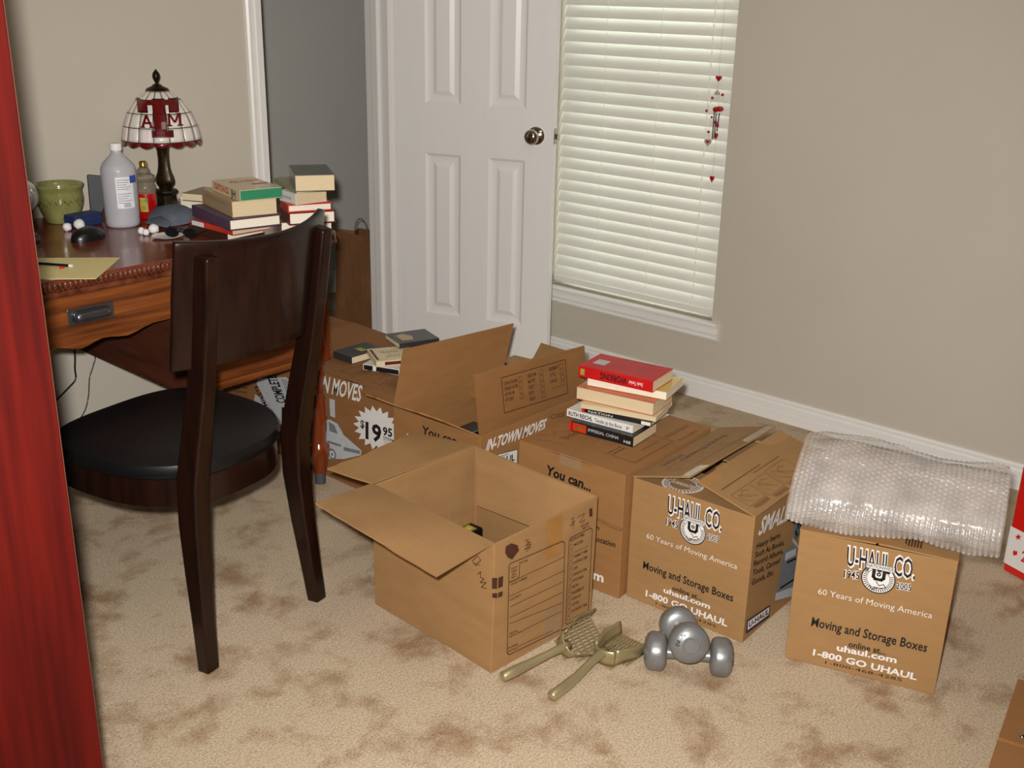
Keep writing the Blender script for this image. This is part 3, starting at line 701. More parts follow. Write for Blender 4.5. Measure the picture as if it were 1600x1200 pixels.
ik.line([CC(x, y) for x, y in ((1265, 385), (1300, 365), (1275, 410), (1300, 395), (1282, 430), (1318, 408), (1290, 440), (1322, 425))], .0016)
ik.poly([CC(x, y) for x, y in ((1320, 345), (1335, 340), (1336, 380), (1322, 382))])
ik.build('printed_form', 'ink_brown', C_.root)
ik = C_.front(); ik.P = ik.P-C_.d*.001
ik.poly([CC(868, 668), CC(892, 668), CC(891, 718), CC(868, 720)]); ik.poly([CC(869, 740), CC(892, 740), CC(891, 763), CC(869, 760)])
ik.line([CC(x, y) for x, y in ((775, 590), (800, 565), (815, 585), (790, 612), (778, 596), (810, 610))], .0018)
ik.line([CC(x, y) for x, y in ((800, 650), (815, 640), (812, 665), (830, 672), (812, 690), (840, 690), (818, 712), (842, 718))], .0018)
ik.build('marker_scribble', 'ink_brown', C_.root)
C_.tape([C_.P(CWd+.0025, .165, H-.003), C_.P(CWd+.0025, .215, H-.003), C_.P(CWd+.0025, .215, H-.10), C_.P(CWd+.0025, .165, H-.10)], 'tape')
C_.tape([C_.P(CWd+.0025, .165, .002), C_.P(CWd+.0025, .215, .002), C_.P(CWd+.0025, .215, .085), C_.P(CWd+.0025, .165, .085)], 'tape_film')
for b_, z0_, z1_ in ((.10, .02, .30), (.235, .03, .31)):          # pressed fold lines on the far inner wall
    m = MB(); m.tube([C_.P(.0055, b_, z0_), C_.P(.0065, b_+.003, (z0_+z1_)/2), C_.P(.0055, b_, z1_)], .0012, 5); m.build('fold_line', 'card', C_.root)
m = MB(); m.tube([C_.P(.02, CDp-.012, H-.01), C_.P(.08, CDp-.020, H-.05), C_.P(.14, CDp-.030, H-.10), C_.P(.20, CDp-.034, H-.115)], .0010, 5); m.build('fold_line', 'card', C_.root)
# what lies inside
rb = thing('tape_box', 'small black box with a yellow label inside the open carton', 'box', (1.765, 1.655, .008))
m = MB(); m.box((1.735, 1.635, .008), (1.800, 1.675, .150)); m.build('body', 'black_plastic', rb, bevel=.002)
m = MB(); m.box((1.740, 1.641, .1502), (1.785, 1.669, .151)); m.build('label', 'label_yellow', rb)

# --- E: open carton behind, two flaps standing
E_ = Carton('open carton behind the front box with IN-TOWN MOVES under its raised flap', (1.894, 2.055), (0, -1), .322, .450, .335, mat='card_mid')
H = E_.H; ED = E_.D
ik = E_.right(); ik.text('IN-TOWN MOVES', CE(632, 902), CE(1000, 764), CE(652, 828), .032); ik.build('white_lettering', 'ink_white', E_.root)
ik = E_.right(); ik.lift = .0007; ik.poly([CE(680, 930), CE(832, 890), CE(828, 985), CE(720, 1010)]); ik.build('logo_field', 'ink_white', E_.root)
ik = E_.right(); ik.lift = .0014; ik.text('U-HAUL', CE(650, 998), CE(815, 955), CE(652, 958), .03); ik.line([CE(722, 932), CE(776, 916)], .0016); ik.line([CE(690, 925), CE(832, 888), CE(828, 985)], .0016); ik.build('logo_lettering', 'ink', E_.root)
ik = E_.front(); ik.text('You can...', CE(236, 790), CE(500, 880), CE(240, 738), .02); ik.build('black_lettering', 'ink', E_.root)
ik = E_.front(); ik.text('RENT', CE(144, 812), CE(210, 838), CE(145, 788), .03); ik.build('white_lettering', 'ink_white', E_.root)
# front flap standing up
yq = 1.733
ff = [E_.P(.322, 0, H), E_.P(.322, ED, H), pY(913, 541, yq-.035), pY(741, 587, yq-.035)]
E_.flap(ff, warp=.003, ragged=.015)
FN = (ff[1]-ff[0]).cross(ff[3]-ff[0]).normalized(); FN = FN if FN.y < 0 else -FN
def fink(l): return Ink(ff[0]+FN*.003, FN, l)
ik = fink(.002); ik.join = True
ik.line([CE(730, 440), CE(1130, 325), CE(1146, 536), CE(750, 660)], .0022, True)
for x, y, n in ((846, 447, 4), (978, 404, 5), (1104, 366, 4)):
    for i in range(n):
        q = (x+4*i, y+36*i); ik.line([CE(q[0]-10, q[1]-12), CE(q[0]+10, q[1]-18), CE(q[0]+11, q[1]+10), CE(q[0]-9, q[1]+16)], .0012, True)
for t, x, y in (('LIVING ROOM', 748, 488), ('DINING ROOM', 752, 522), ('BATHROOM', 754, 556), ('KITCHEN', 757, 590), ('BEDROOM', 895, 440), ('MASTER', 898, 476), ('GUEST', 901, 512), ('BOYS', 904, 548), ('GIRLS', 907, 584), ('BASEMENT', 1030, 398), ('ATTIC', 1033, 436), ('GARAGE', 1036, 474)):
    ik.text(t, CE(x, y), CE(x+len(t)*7.2, y-len(t)*2.1), CE(x-1, y-22), .012)
ik.line([CE(1042, 508), CE(1098, 490)], .0012)
ik.build('flap_print', 'ink_brown', E_.root)
ik = E_.right(); ik.text('CODE', CE(1040, 700), CE(1130, 680), CE(1040, 672), 0); ik.build('marker_writing', 'ink_brown', E_.root)
# far flap standing up
yb_ = 2.055
E_.flap([E_.P(0, ED, H), E_.P(0, 0, H), pY(631, 546, yb_+.012), pY(801, 505, yb_+.012)], warp=.003)
# far-right flap folded down into the box, near-left flap sticking out
E_.flap([E_.P(.318, ED-.005, H-.002), E_.P(.005, ED-.005, H-.002), E_.P(.005, ED-.15, H-.05), E_.P(.29, ED-.15, H-.05)], warp=.003)
E_.flap([E_.P(0, 0, H), E_.P(.320, 0, H), E_.P(.325-.03, -.085, H+.050), E_.P(-.02, -.085, H+.050)], warp=.003, ragged=.06)
kc = pz(737, 670, .30)
sp = thing('camera_case', 'small black case inside the IN-TOWN carton', 'case', (kc.x, kc.y, .006))
m = MB(); m.box((kc.x-.035, kc.y-.03, .006), (kc.x+.04, kc.y+.03, .305)); m.build('body', 'black_plastic', sp, bevel=.006)

# --- F: closed carton with the starburst price, carrying books
F_ = Carton('closed moving carton with a white starburst price and truck picture', (1.937, 2.487), (0, -1), .420, .33, .335, mat='card_dark')
H = F_.H; CF = crop(340, 500, 4.444)
F_.flap([F_.P(0, 0, H), F_.P(0, .33, H), F_.P(.208, .33, H+.002), F_.P(.208, 0, H+.002)])
F_.flap([F_.P(.42, .33, H), F_.P(.42, 0, H), F_.P(.212, 0, H+.002), F_.P(.212, .33, H+.002)])
ik = F_.front(); ik.text('IN-TOWN MOVES', CF(500, 432), CF(992, 566), CF(514, 328), .022)
star = []; cx, cy = 1105, 752
for i in range(36):
    a = 2*math.pi*i/36; rr = 1.0 if i % 2 == 0 else .76
    star.append((cx+162*rr*math.cos(a), cy+155*rr*math.sin(a)+34*rr*math.cos(a)))
ik.build('white_lettering', 'ink_white', F_.root)
ik = F_.front(); c0 = ik.at(CF(cx, cy)); ik._add([c0]+[ik.at(CF(*p)) for p in star], [(0, i+1, (i+1) % 36+1) for i in range(36)])
ik.build('price_starburst', 'ink_white', F_.root)
ik = F_.front(); ik.lift = .0018
ik.text('$', CF(994, 742), CF(1022, 752), CF(994, 690), .02); ik.text('19', CF(1030, 818), CF(1140, 850), CF(1030, 705), .03); ik.text('95', CF(1150, 795), CF(1216, 812), CF(1150, 740), .03)
ik.line([CF(1154, 810), CF(1220, 832)], .0022); ik.text('IN TOWN', CF(1156, 834), CF(1222, 850), CF(1156, 820), .01); ik.text('plus mileage', CF(1160, 850), CF(1222, 866), CF(1160, 840), 0.0)
ik.text('house', CF(1010, 522), CF(1098, 546), CF(1010, 498), -.01)
ik.build('black_lettering', 'ink', F_.root)
ik = F_.front(); ik.poly([CF(x, y) for x, y in ((640, 700), (780, 690), (835, 720), (880, 800), (1000, 905), (998, 938), (880, 965), (640, 960))]); ik.poly([CF(778, 545), CF(815, 555), CF(818, 680), CF(784, 665)]); ik.build('truck_picture', 'ink_pale', F_.root)
ik = F_.front(); ik.lift = .0018
ik.poly([CF(775, 705), CF(815, 730), CF(838, 790), CF(780, 770)]); ik.poly([CF(768, 835), CF(862, 865), CF(860, 880), CF(766, 850)]); ik.poly([CF(880, 880), CF(992, 908), CF(992, 930), CF(878, 905)])
ik.ring(CF(800, 930), .0, .018, -V((0, 1, 0)), Z3, 20); ik.line([CF(845, 740), CF(866, 750), CF(876, 800)], .002); ik.build('truck_shade', 'ink_grey', F_.root)
ik = F_.front(); ik.lift = .0026; ik.ring(CF(800, 930), .006, .011, -V((0, 1, 0)), Z3, 16); ik.build('wheel_print', 'ink_white', F_.root)
q0 = [F_.P(0, 0, H+.003), F_.P(.42, 0, H+.003), F_.P(.42, .33, H+.003), F_.P(0, .33, H+.003)]
ik = Ink(F_.P(0, 0, H+.003), Z3, .002)
lq(ik, q0, [(.30, .10), (.96, .10), (.96, .40), (.30, .40)], .002, True)
for i in range(5): lq(ik, q0, [(.40, .15+.045*i), (.62, .15+.045*i)], .004); lq(ik, q0, [(.68, .15+.045*i), (.90, .15+.045*i)], .004)
ik.build('top_print', 'ink_faint', F_.root)

# --- G: carton under the desk
G_ = Carton('moving carton under the desk printed with COMPLETE on a white truck', (1.940, 2.925), (0, -1), .420, .40, .325, mat='card_dark')
H = G_.H
G_.flap([G_.P(0, 0, H), G_.P(0, .40, H), G_.P(.208, .40, H+.002), G_.P(.208, 0, H+.002)])
G_.flap([G_.P(.42, .40, H), G_.P(.42, 0, H), G_.P(.212, 0, H+.002), G_.P(.212, .40, H+.002)])
ik = G_.front(); ik.poly([CF(272, 440), CF(285, 405), CF(480, 395), CF(540, 470), CF(540, 720), CF(445, 730), CF(330, 560)]); ik.poly([CF(262, 515), CF(330, 560), CF(440, 700), CF(440, 730), CF(250, 590)]); ik.build('truck_picture', 'ink_pale', G_.root)
ik = G_.front(); ik.lift = .0018
ik.text('COMPLETE', CF(482, 575), CF(408, 385), CF(418, 575), .03); ik.text('COMPLETE', CF(384, 660), CF(278, 450), CF(360, 668), .02)
for i in range(6): ik.line([CF(450+i*14, 410+i*4), CF(500+i*12, 540-i*4)], .0022)
ik.text('The Official', CF(288, 610), CF(380, 650), CF(290, 592), 0); ik.poly([CF(448, 605), CF(540, 605), CF(540, 715), CF(448, 718)])
for t, a, b in (('Books, Tools,', (110, 470), (215, 478)), ('Canned', (120, 498), (205, 508)), ('Goods, Etc.', (105, 528), (175, 548))): ik.text(t, CF(*a), CF(*b), CF(a[0], a[1]-18), .01)
ik.text('BLOC', CF(385, 712), CF(450, 742), CF(385, 694), .01)
ik.build('black_lettering', 'ink', G_.root)

# --- H: carton partly seen behind E
H_ = Carton('open carton between the white door and the IN-TOWN carton', (2.425, 2.37), (0, -1), .28, .34, .20)
hh = H_.H
H_.flap([H_.P(0, 0, hh), H_.P(.28, 0, hh), H_.P(.27, .13, hh-.01), H_.P(.02, .13, hh-.01)])
H_.flap([H_.P(.28, 0, hh), H_.P(.28, .34, hh), pY(912, 556, 2.10), pY(847, 536, 2.10)])
H_.flap([H_.P(0, .34, hh), H_.P(0, 0, hh), H_.P(.12, .01, hh+.01), H_.P(.12, .33, hh+.01)])
H_.flap([H_.P(.28, .34, hh), H_.P(0, .34, hh), H_.P(.02, .23, hh+.012), H_.P(.26, .23, hh+.012)])
# --- I: carton in front of the closet opening
I_ = Carton('brown carton in front of the closet beside the paper bag', (2.37, 2.96), (0, -1), .36, .36, .14, mat='card_dark')
hh = I_.H
I_.flap([I_.P(0, 0, hh), I_.P(0, .36, hh), I_.P(.178, .36, hh+.006), I_.P(.178, 0, hh+.006)])
I_.flap([I_.P(.36, .36, hh), I_.P(.36, 0, hh), I_.P(.182, 0, hh+.006), I_.P(.182, .36, hh+.006)])

# --- carton corner at the lower right
K0, K1 = pz(1590, 1064, .16), pz(1520, 1275, .16); ke = (K1-K0); kw = ke.length
K_ = Carton('taped carton cut off at the lower right corner of the view', (K0.x, K0.y), ke, kw, .34, .16, mat='card_dark', bev=.008)
hh = K_.H
K_.flap([K_.P(0, 0, hh), K_.P(0, .34, hh), K_.P(kw*.49, .34, hh+.003), K_.P(kw*.49, 0, hh+.003)])
K_.flap([K_.P(kw, .34, hh), K_.P(kw, 0, hh), K_.P(kw*.51, 0, hh+.003), K_.P(kw*.51, .34, hh+.003)])
K_.tape([K_.P(kw*.30, 0, hh+.004), K_.P(kw*.55, 0, hh+.004), K_.P(kw*.55, .34, hh+.004), K_.P(kw*.30, .34, hh+.004)])
m = MB(); c = pz(1598, 1150, hh+.008); m.ball(c, .006, 12, (1.4, 1, .7)); m.build('staple', 'nickel', K_.root, smooth='all')

# ------------------------------------------------------------------ red and white box at the right edge
RB = thing('red_carton', 'glossy red box with a white printed band at the right edge', 'box', pz(1566, 890, 0))
r0 = pz(1566, 890, .001); r1 = pz(1600, 909, .001); re = (r1-r0).normalized(); rd = V((-re.y, re.x, 0)); RH = .30; RW = .26
m = MB(); m.frame_box(r0, re, rd, Z3, (0, 0, 0), (RW, .12, RH)); m.build('body', 'red_gloss', RB, bevel=.006, segs=3)
m = MB(); m.frame_box(r0, re, rd, Z3, (-.0006, -.0006, .022), (RW+.0006, .1206, .128)); m.build('printed_band', 'ink_white', RB, bevel=.0004)
ik = Ink(r0-rd*.0008, -rd, .001)
sc_ = lambda x, y: (1520+x/5, 660+y/5)
def starp(cx, cy, r): return [(cx+r*(1 if i % 2 == 0 else .42)*math.sin(math.pi*i/5), cy-r*(1 if i % 2 == 0 else .42)*math.cos(math.pi*i/5)) for i in range(10)]
c_ = ik.at(sc_(357, 895)); st = starp(357, 895, 28); ik._add([c_]+[ik.at(sc_(*p)) for p in st], [(0, i+1, (i+1) % 10+1) for i in range(10)])
ik.build('printed_star', 'red_paint', RB); ik = Ink(r0-rd*.0008, -rd, .001)
ik.poly([sc_(*p) for p in ((315, 1010), (330, 995), (336, 1008), (350, 1004), (348, 1035), (318, 1040))])
ik.text('2 FOR 1', sc_(375, 1080), sc_(640, 1210), sc_(390, 1000), .02)
ik.build('red_lettering', 'red_paint', RB)

# ================================================================== BUBBLE WRAP over carton A
bw0 = A_.P(-.03, .165, 0); axd = A_.e
BL = .43
def wrap_pt(a, b, k=1.0):
    s_ = a*BL; th = 2*math.pi*b; end = 1-.10*(abs(2*a-1))**6
    ry = (.165+.014*math.sin(a*5+1))*k*end; rz = (.072+.008*math.sin(a*7))*k*end
    y = ry*math.cos(th)*1.0; z = rz*math.sin(th)
    # sags over the front edge of the carton
    sag = -.022*max(0, -math.cos(th))**2*k
    base = A_.H+.012+.062
    if z < 0: z *= .75
    lowfront = -.015*max(0, -math.cos(th))
    return A_.P(-.035+s_, .155+y, base+z*1.0+sag+lowfront), th
wrap = thing('bubble_wrap', 'loose roll of clear bubble wrap lying across the right carton', 'bubble wrap', A_.P(.16, .16, A_.H))
def wrap_layer(k, nu, nv, amp, seed, name):
    m = MB()
    C0 = lambda a: A_.P(-.035+a*BL, .155, A_.H+.07)
    def fn(a, b):
        p, th = wrap_pt(a, b, k); n_ = (p-C0(a)).normalized()
        big = noise.noise(p*9+V((seed, 0, 0)))*.010 + noise.noise(p*26+V((0, seed, 0)))*.0035
        i, j = a*BL/.0105, b*.78/.0105
        if int(i) % 2: j += .5
        fx, fy = i-int(i)-.5, j-math.floor(j)-.5; d2 = fx*fx+fy*fy
        bub = amp*math.sqrt(max(0, 1-d2/.19))
        return p+n_*(big+bub)
    m.grid(fn, nu, nv, closed_v=True)
    return m.build(name, 'bubble_film', wrap, smooth='all')
wrap_layer(1.0, 260, 400, .0042, 1.7, 'outer_layer')
wrap_layer(.86, 130, 190, .0030, 5.1, 'inner_layer')
wrap_layer(.62, 60, 80, .0010, 8.3, 'inner_layer')

# ================================================================== DESK
DZT = .768; DX0, DX1, DY0, DY1 = .50, 1.962, 2.338, 3.040
desk = thing('writing_desk', 'wooden writing desk with carved edge and scalloped apron along the back wall', 'desk', ((DX0+DX1)/2, (DY0+DY1)/2, 0))
m = MB(); m.box((DX0, DY0+.012, DZT-.030), (DX1-.012, DY1, DZT)); m.build('desk_top', 'desk_top', desk, bevel=.004)
m = MB(); m.box((DX0, DY0+.004, DZT-.040), (DX1-.004, DY1, DZT-.026)); m.build('edge_moulding', 'desk_carve', desk, bevel=.004)
m = MB(); k = 0; x = DX0+.01
while x < DX1-.012:
    m.ball((x, DY0+.012, DZT-.014), .010, 8, (.62, 1.0, 1.25)); x += .0125
y = DY0+.012
while y < DY1:
    m.ball((DX1-.012, y, DZT-.014), .010, 8, (1.0, .62, 1.25)); y += .0125
tag(m.build('carved_edge', 'desk_carve', desk, smooth='all'), kind='stuff')
yf = 2.362                                       # plane of the apron
sc_px = [(62, 556), (88, 549), (107, 541), (117, 541.5), (127, 545), (138, 540), (150, 533), (160, 528), (172, 526), (186, 525.5), (200, 524), (213, 518), (225, 511), (240, 504), (262, 499)]
low = [pY(u, v, yf) for u, v in sc_px]
xc = low[4].x
right = [(p.x, p.z) for p in low] + [(1.470, low[-1].z+.004)]
half = [(x, z) for x, z in right if x >= xc]
left = [(2*xc-x, z) for x, z in half[::-1][:-1]]
prof = left+half
m = MB()
for (xa, za), (xb, zb) in zip(prof, prof[1:]):
    m.hexa([V((xa, yf, za)), V((xb, yf, zb)), V((xb, yf+.018, zb)), V((xa, yf+.018, za))], [V((xa, yf, DZT-.040)), V((xb, yf, DZT-.040)), V((xb, yf+.018, DZT-.040)), V((xa, yf+.018, DZT-.040))])
bmesh.ops.remove_doubles(m.bm, verts=m.bm.verts[:], dist=1e-5)
drw = m.build('centre_drawer', 'desk_oak', desk)
xL_c = prof[0][0]
# bin pull on the centre drawer
hc = pY(142, 490, yf); m = MB()
m.box((hc.x-.058, yf-.003, hc.z-.020), (hc.x+.058, yf, hc.z+.020)); m.build('pull_plate', 'pewter', drw, bevel=.0015)
m = MB()
def bin_(a, b):
    th = math.pi*b; x = (a-.5)*2; ww = .046; rr = (1-abs(x)**6)**.5 if abs(x) < 1 else 0
    return V((hc.x+x*ww, yf-.003-.017*math.sin(th)*rr**.5*(1 if rr else 0), hc.z-.001-.014*math.cos(th)*(.55+.45*rr)))
m.grid(bin_, 25, 13); m.build('pull_cup', 'pewter', drw, smooth='all', solid=.001)
for xa, xb in ((1.470, 1.936), (xL_c-.47, xL_c-.004)):
    bxo = MB(); bxo.box((xa, yf+.003, .393), (xb, DY1-.02, DZT-.040)); pb = bxo.build('pedestal', 'desk_inner', desk)
    m = MB(); m.box((xa+.01, yf-.012, .435), (xb-.03, yf+.004, DZT-.055)); dr = m.build('drawer', 'desk_oak', desk, bevel=.004)
    m = MB(); m.box((xa, yf-.006, .393), (xb, yf+.004, .413)); m.build('drawer_rail', 'desk_oak', desk, bevel=.003)
    m = MB(); m.box((xa, yf-.002, .413), (xb, yf+.004, .436)); m.build('drawer_rail', 'desk_oak', desk, bevel=.003)
    c = (xa+xb)/2; m = MB(); m.box((c-.058, yf-.016, .575), (c+.058, yf-.012, .615)); m.build('pull_plate', 'pewter', dr, bevel=.0015)
m = MB(); m.box((xL_c, DY1-.03, .56), (1.47, DY1-.012, DZT-.04)); m.build('back_rail', 'desk_inner', desk)
lp = [(.0165, 0), (.0165, .036), (.0185, .037), (.021, .050), (.0255, .075), (.031, .098), (.0325, .110), (.031, .122), (.024, .132), (.022, .140), (.024, .16), (.027, .20), (.0285, .235), (.027, .262), (.021, .284), (.019, .292), (.023, .300), (.024, .308), (.020, .318), (.022, .330), (.025, .340), (.0235, .352), (.019, .362), (.019, .372), (.026, .382), (.028, .394)]
for lx in (1.893, xL_c-.43):
    for ly in (2.381, 2.985):
        m = MB(); m.lathe(lp[2:], 28, (lx, ly, 0)); m.box((lx-.030, ly-.030, .393), (lx+.030, ly+.030, DZT-.040)); lg = m.build('leg', 'desk_leg', desk, smooth=45)
        m = MB(); m.lathe([(.0165, .001), (.0165, .037)], 24, (lx, ly, 0)); m.build('ferrule', 'rubber', lg, smooth=40)

# cables against the wall under the desk
yw = YB-.012
for pts, lab in (([(116, 540), (117, 575), (118, 592), (108, 605), (78, 634), (40, 662)], 'black cable with a kink hanging under the desk, left of the other'), ([(148, 545), (146, 570), (140, 590), (138, 620), (131, 645), (112, 670), (90, 700)], 'thin grey cable hanging under the desk, nearer the drawer pedestal')):
    P_ = [pY(u, v, yw) for u, v in pts]; P_ = [V((P_[0].x, P_[0].y, .60))]+P_+[V((P_[-1].x-.1, yw-.02, .008))]
    # smooth the run
    Q = []
    for i in range(len(P_)-1):
        for k in range(6):
            t = k/6; p0, p1, p2, p3 = P_[max(i-1, 0)], P_[i], P_[i+1], P_[min(i+2, len(P_)-1)]
            Q.append(.5*((2*p1)+(p2-p0)*t+(2*p0-5*p1+4*p2-p3)*t*t+(3*p1-p0-3*p2+p3)*t**3))
    m = MB(); m.tube(Q+[P_[-1]], .0028 if 'kink' in lab else .0020, 8)
    tag(m.build('cable', 'black_plastic' if 'kink' in lab else 'rubber', smooth='all'), lab, 'cable', 'cables under the desk')

# ================================================================== CHAIR
chair = thing('desk_chair', 'dark wood chair with curved back panel and black seat at the desk', 'chair', (1.2855, 1.8385, 0), local=True)
chair.rotation_euler = (0, 0, math.radians(9.4))
prof_y = [(0, 0), (.010, .10), (.021, .22), (.028, .34), (.024, .44), (.002, .54), (-.026, .66), (-.050, .79), (-.072, .930)]
prof_x = [.176, .170, .163, .157, .154, .154, .156, .159, .162]
for s_ in (-1, 1):
    m = MB(); pts = [(s_*x, y, z) for (y, z), x in zip(prof_y, prof_x)]
    m.sweep(pts, (1, 0, 0), [.036, .037, .040, .044, .046, .042, .037, .034, .032], [.034, .038, .046, .054, .056, .052, .048, .046, .042])
    m.build('rear_leg', 'chair_wood', chair, smooth=40, bevel=.006, segs=3)
    m = MB(); m.sweep([(s_*.190, .440, 0), (s_*.190, .437, .2), (s_*.190, .432, .40)], (1, 0, 0), [.030, .036, .042], [.030, .036, .042]); m.build('front_leg', 'chair_wood', chair, bevel=.005)
def seat_out(t, grow=0.0, back=.03):
    """rounded outline: t in 0..1 round the seat"""
    a = 2*math.pi*t; c, s_ = math.cos(a), math.sin(a); n = 3.2
    r = (abs(c)**n+abs(s_)**n)**(-1/n); x, y = r*c, r*s_
    hw = .222+.012*y-(.050 if y < 0 else 0)*y*y
    return x*(hw+grow), .245+y*(.222+grow)
def seat_mesh(name, mat, z0, z1, dome, grow, round_):
    m = MB(); n = 64; rings = []
    prof = [(z0, 0.0), (z0+round_*.3, round_*.6), (z0+(z1-z0)*.5, round_), (z1-round_*.3, round_*.6), (z1, -.006)]
    for z, g in prof: rings.append([m.v(V((*seat_out(i/n, grow+g-round_), z))) for i in range(n)])
    for k in range(1, 7):
        q = 1-k/7; cy = .245; rings.append([m.v(V((seat_out(i/n, grow-.006)[0]*q, cy+(seat_out(i/n, grow-.006)[1]-cy)*q, z1+dome*(1-q*q)))) for i in range(n)])
    for a, b in zip(rings, rings[1:]):
        for i in range(n): m.bm.faces.new((a[i], a[(i+1) % n], b[(i+1) % n], b[i]))
    m.bm.faces.new(rings[0][::-1]); m.bm.faces.new(rings[-1])
    return m.build(name, mat, chair, smooth=50)
seat_mesh('seat_cushion', 'leather', .425, .462, .022, .004, .012)
seat_mesh('seat_rail', 'chair_wood', .362, .426, 0.0, -.004, .004)
# curved back panel in front of the posts
m = MB()
def back_pt(a, b):
    s_ = 2*a-1; z = .695+b*.250; x = s_*.210
    y = -.060-(z-.66)*.167 + .064*s_*s_
    return V((x, y, z+(.012*s_*s_ if b > .5 else 0)))
m.grid(back_pt, 33, 14)
bmesh.ops.recalc_face_normals(m.bm, faces=m.bm.faces[:])
if sum(f.normal.y for f in m.bm.faces) > 0: bmesh.ops.reverse_faces(m.bm, faces=m.bm.faces[:])
BACK_SOLID = .018                              # normals face the camera side, thickness grows towards the desk
m.build('backrest', 'chair_wood', chair, smooth='all', solid=BACK_SOLID, bevel=.004, fix=False)

# ================================================================== CHERRY CABINET at the left edge
cb = thing('cherry_cabinet', 'tall cherry red wooden cabinet at the left edge of the view', 'cabinet', (.45, 1.5, 0))
kx, ky = .635, 1.348
for y0_ in (ky, ky+.62):
    m = MB(); m.box((kx-.42, y0_, 0.001), (kx-.0015, y0_+.019, 1.90)); m.build('side_panel', 'cherry', cb, bevel=.002)
m = MB(); m.box((kx-.42, ky+.019, .001), (kx-.412, ky+.62, 1.90)); m.build('back_panel', 'cherry', cb)
for z_ in (.06, .42, .78, 1.14, 1.50, 1.881):
    m = MB(); m.box((kx-.412, ky+.019, z_), (kx-.004, ky+.62, z_+.019)); m.build('shelf', 'cherry', cb, bevel=.001)
m = MB(); m.box((kx-.06, ky+.019, .001), (kx-.045, ky+.62, .06)); m.build('plinth', 'cherry', cb)
m = MB(); m.box((kx-.0015, ky+.001, 0.001), (kx-.0003, ky+.018, 1.90)); m.build('edge_band', 'band', cb)

# ================================================================== BOOKS
def book(label, p1, p2, z, T, W, cover, pages='paper_cream', group=None, flip=False, hard=False, tilt=0.0, spine=None, yaw=None, L=None, roll=0.0):
    """spine runs from p1 to p2 (left to right as seen, pixels at height z), W is the width away from us"""
    a = pz(*p1, z); 
    if p2 is not None:
        b = pz(*p2, z); ln = (b-a).length; yw_ = math.atan2(b.y-a.y, b.x-a.x)
    else: ln, yw_ = L, yaw
    r = thing('book', label, 'book', a, group, local=True)
    r.rotation_euler = (roll, tilt, yw_); r.location = a
    ct = .0035 if hard else .0016; ov = .003 if hard else .0
    m = MB()
    y0, y1 = (0, W) if not flip else (W, 0)
    s_ = 1 if not flip else -1
    m.box((0, min(y0, y1), 0), (ln, max(y0, y1), ct)); m.box((0, min(y0, y1), T-ct), (ln, max(y0, y1), T))
    if flip: m.box((0, W-ct, ct*.5), (ln, W, T-ct*.5))
    else: m.box((0, 0, ct*.5), (ln, ct, T-ct*.5))
    cv = m.build('cover', cover, r, bevel=.0008)
    m = MB(); pg = m
    i0 = ov+.001
    lo, hi = (i0, ct*.9, ct*.95), (ln-i0, W-i0, T-ct*.95)
    if flip: lo, hi = (i0, i0, ct*.95), (ln-i0, W-ct*.9, T-ct*.95)
    m.box(lo, hi); m.build('pages', pages, r)
    if spine:
        for t, x0_, x1_, zz0, zz1, mt, ud, bold in spine:
            if t is None:
                m = MB(); m.box((x0_*ln, -.0007, zz0*T), (x1_*ln, .0003, zz1*T)); m.build('spine_label', mt, r); continue
            ik = Ink((0, 0, 0), (0, -1, 0), .0005)
            if ud: ik.text(t, (x1_*ln, 0, zz1*T), (x0_*ln, 0, zz1*T), (x1_*ln, 0, zz0*T), bold)
            else: ik.text(t, (x0_*ln, 0, zz0*T), (x1_*ln, 0, zz0*T), (x0_*ln, 0, zz1*T), bold)
            ik.build('spine_lettering', mt, r)
    BOOKS.append((r, ln, W, T)); return r
BOOKS = []
def cover_print(i, mt, items):
    """flat print on the upper cover: items (kind, ...) in unit coordinates (along the spine, away from it)"""
    r, ln, W, T = BOOKS[i]; ik = Ink((0, 0, T), (0, 0, 1), .0006)
    for it in items:
        if it[0] == 'q': ik.poly([(x*ln, y*W, T) for x, y in it[1:]])
        elif it[0] == 'l': ik.line([(x*ln, y*W, T) for x, y in it[2:]], it[1])
        else: ik.text(it[1], *[(x*ln, y*W, T) for x, y in it[2:5]], .01)
    ik.build('cover_print', mt, r)
gD = 'books stacked on the You can carton'
zt = .330+.0062
CK = CD
def ck(x, y): return CD(x, y)
book('thick black paperback with an orange spine label, bottom of the stack', ck(108, 518), ck(468, 617), zt, .028, .125, 'c_black', 'paper_tan', gD,
     spine=[(None, .05, .27, .1, .9, 'c_redorange', 0, 0), (None, 0, .035, .0, 1, 'red_paint', 0, 0), ('IMPERIAL CHINA', .30, .78, .42, .72, 'ink_pale', 0, 0), (None, .10, .22, .35, .65, 'label_yellow', 0, 0), ('Hill', .86, .96, .25, .55, 'ink_white', 0, 0)]); zt += .0285
book('white paperback with RUTH REICHL on its spine in the stack', ck(92, 436), ck(466, 536), zt, .020, .125, 'c_white', 'paper_cream', gD,
     spine=[('RUTH REICHL', .03, .40, .22, .80, 'ink', 0, .025), ('Tender at the Bone', .43, .84, .25, .76, 'ink', 0, .008), ('P', .91, .95, .25, .75, 'ink', 0, 0)]); zt += .0205
book('thin black paperback with a red spine end, tilted in the stack', ck(178, 412), ck(572, 497), zt, .011, .115, 'c_black', 'paper_tan', gD, spine=[(None, 0, .04, 0, 1, 'red_paint', 0, 0), ('NATION', .10, .45, .25, .75, 'ink_white', 0, 0), (None, .86, .99, .1, .9, 'c_white', 0, 0)]); zt += .0115
book('thin pale book sandwiched in the middle of the stack', ck(170, 390), ck(600, 470), zt, .012, .13, 'c_ivory', 'paper_tan', gD, flip=True); zt += .0125
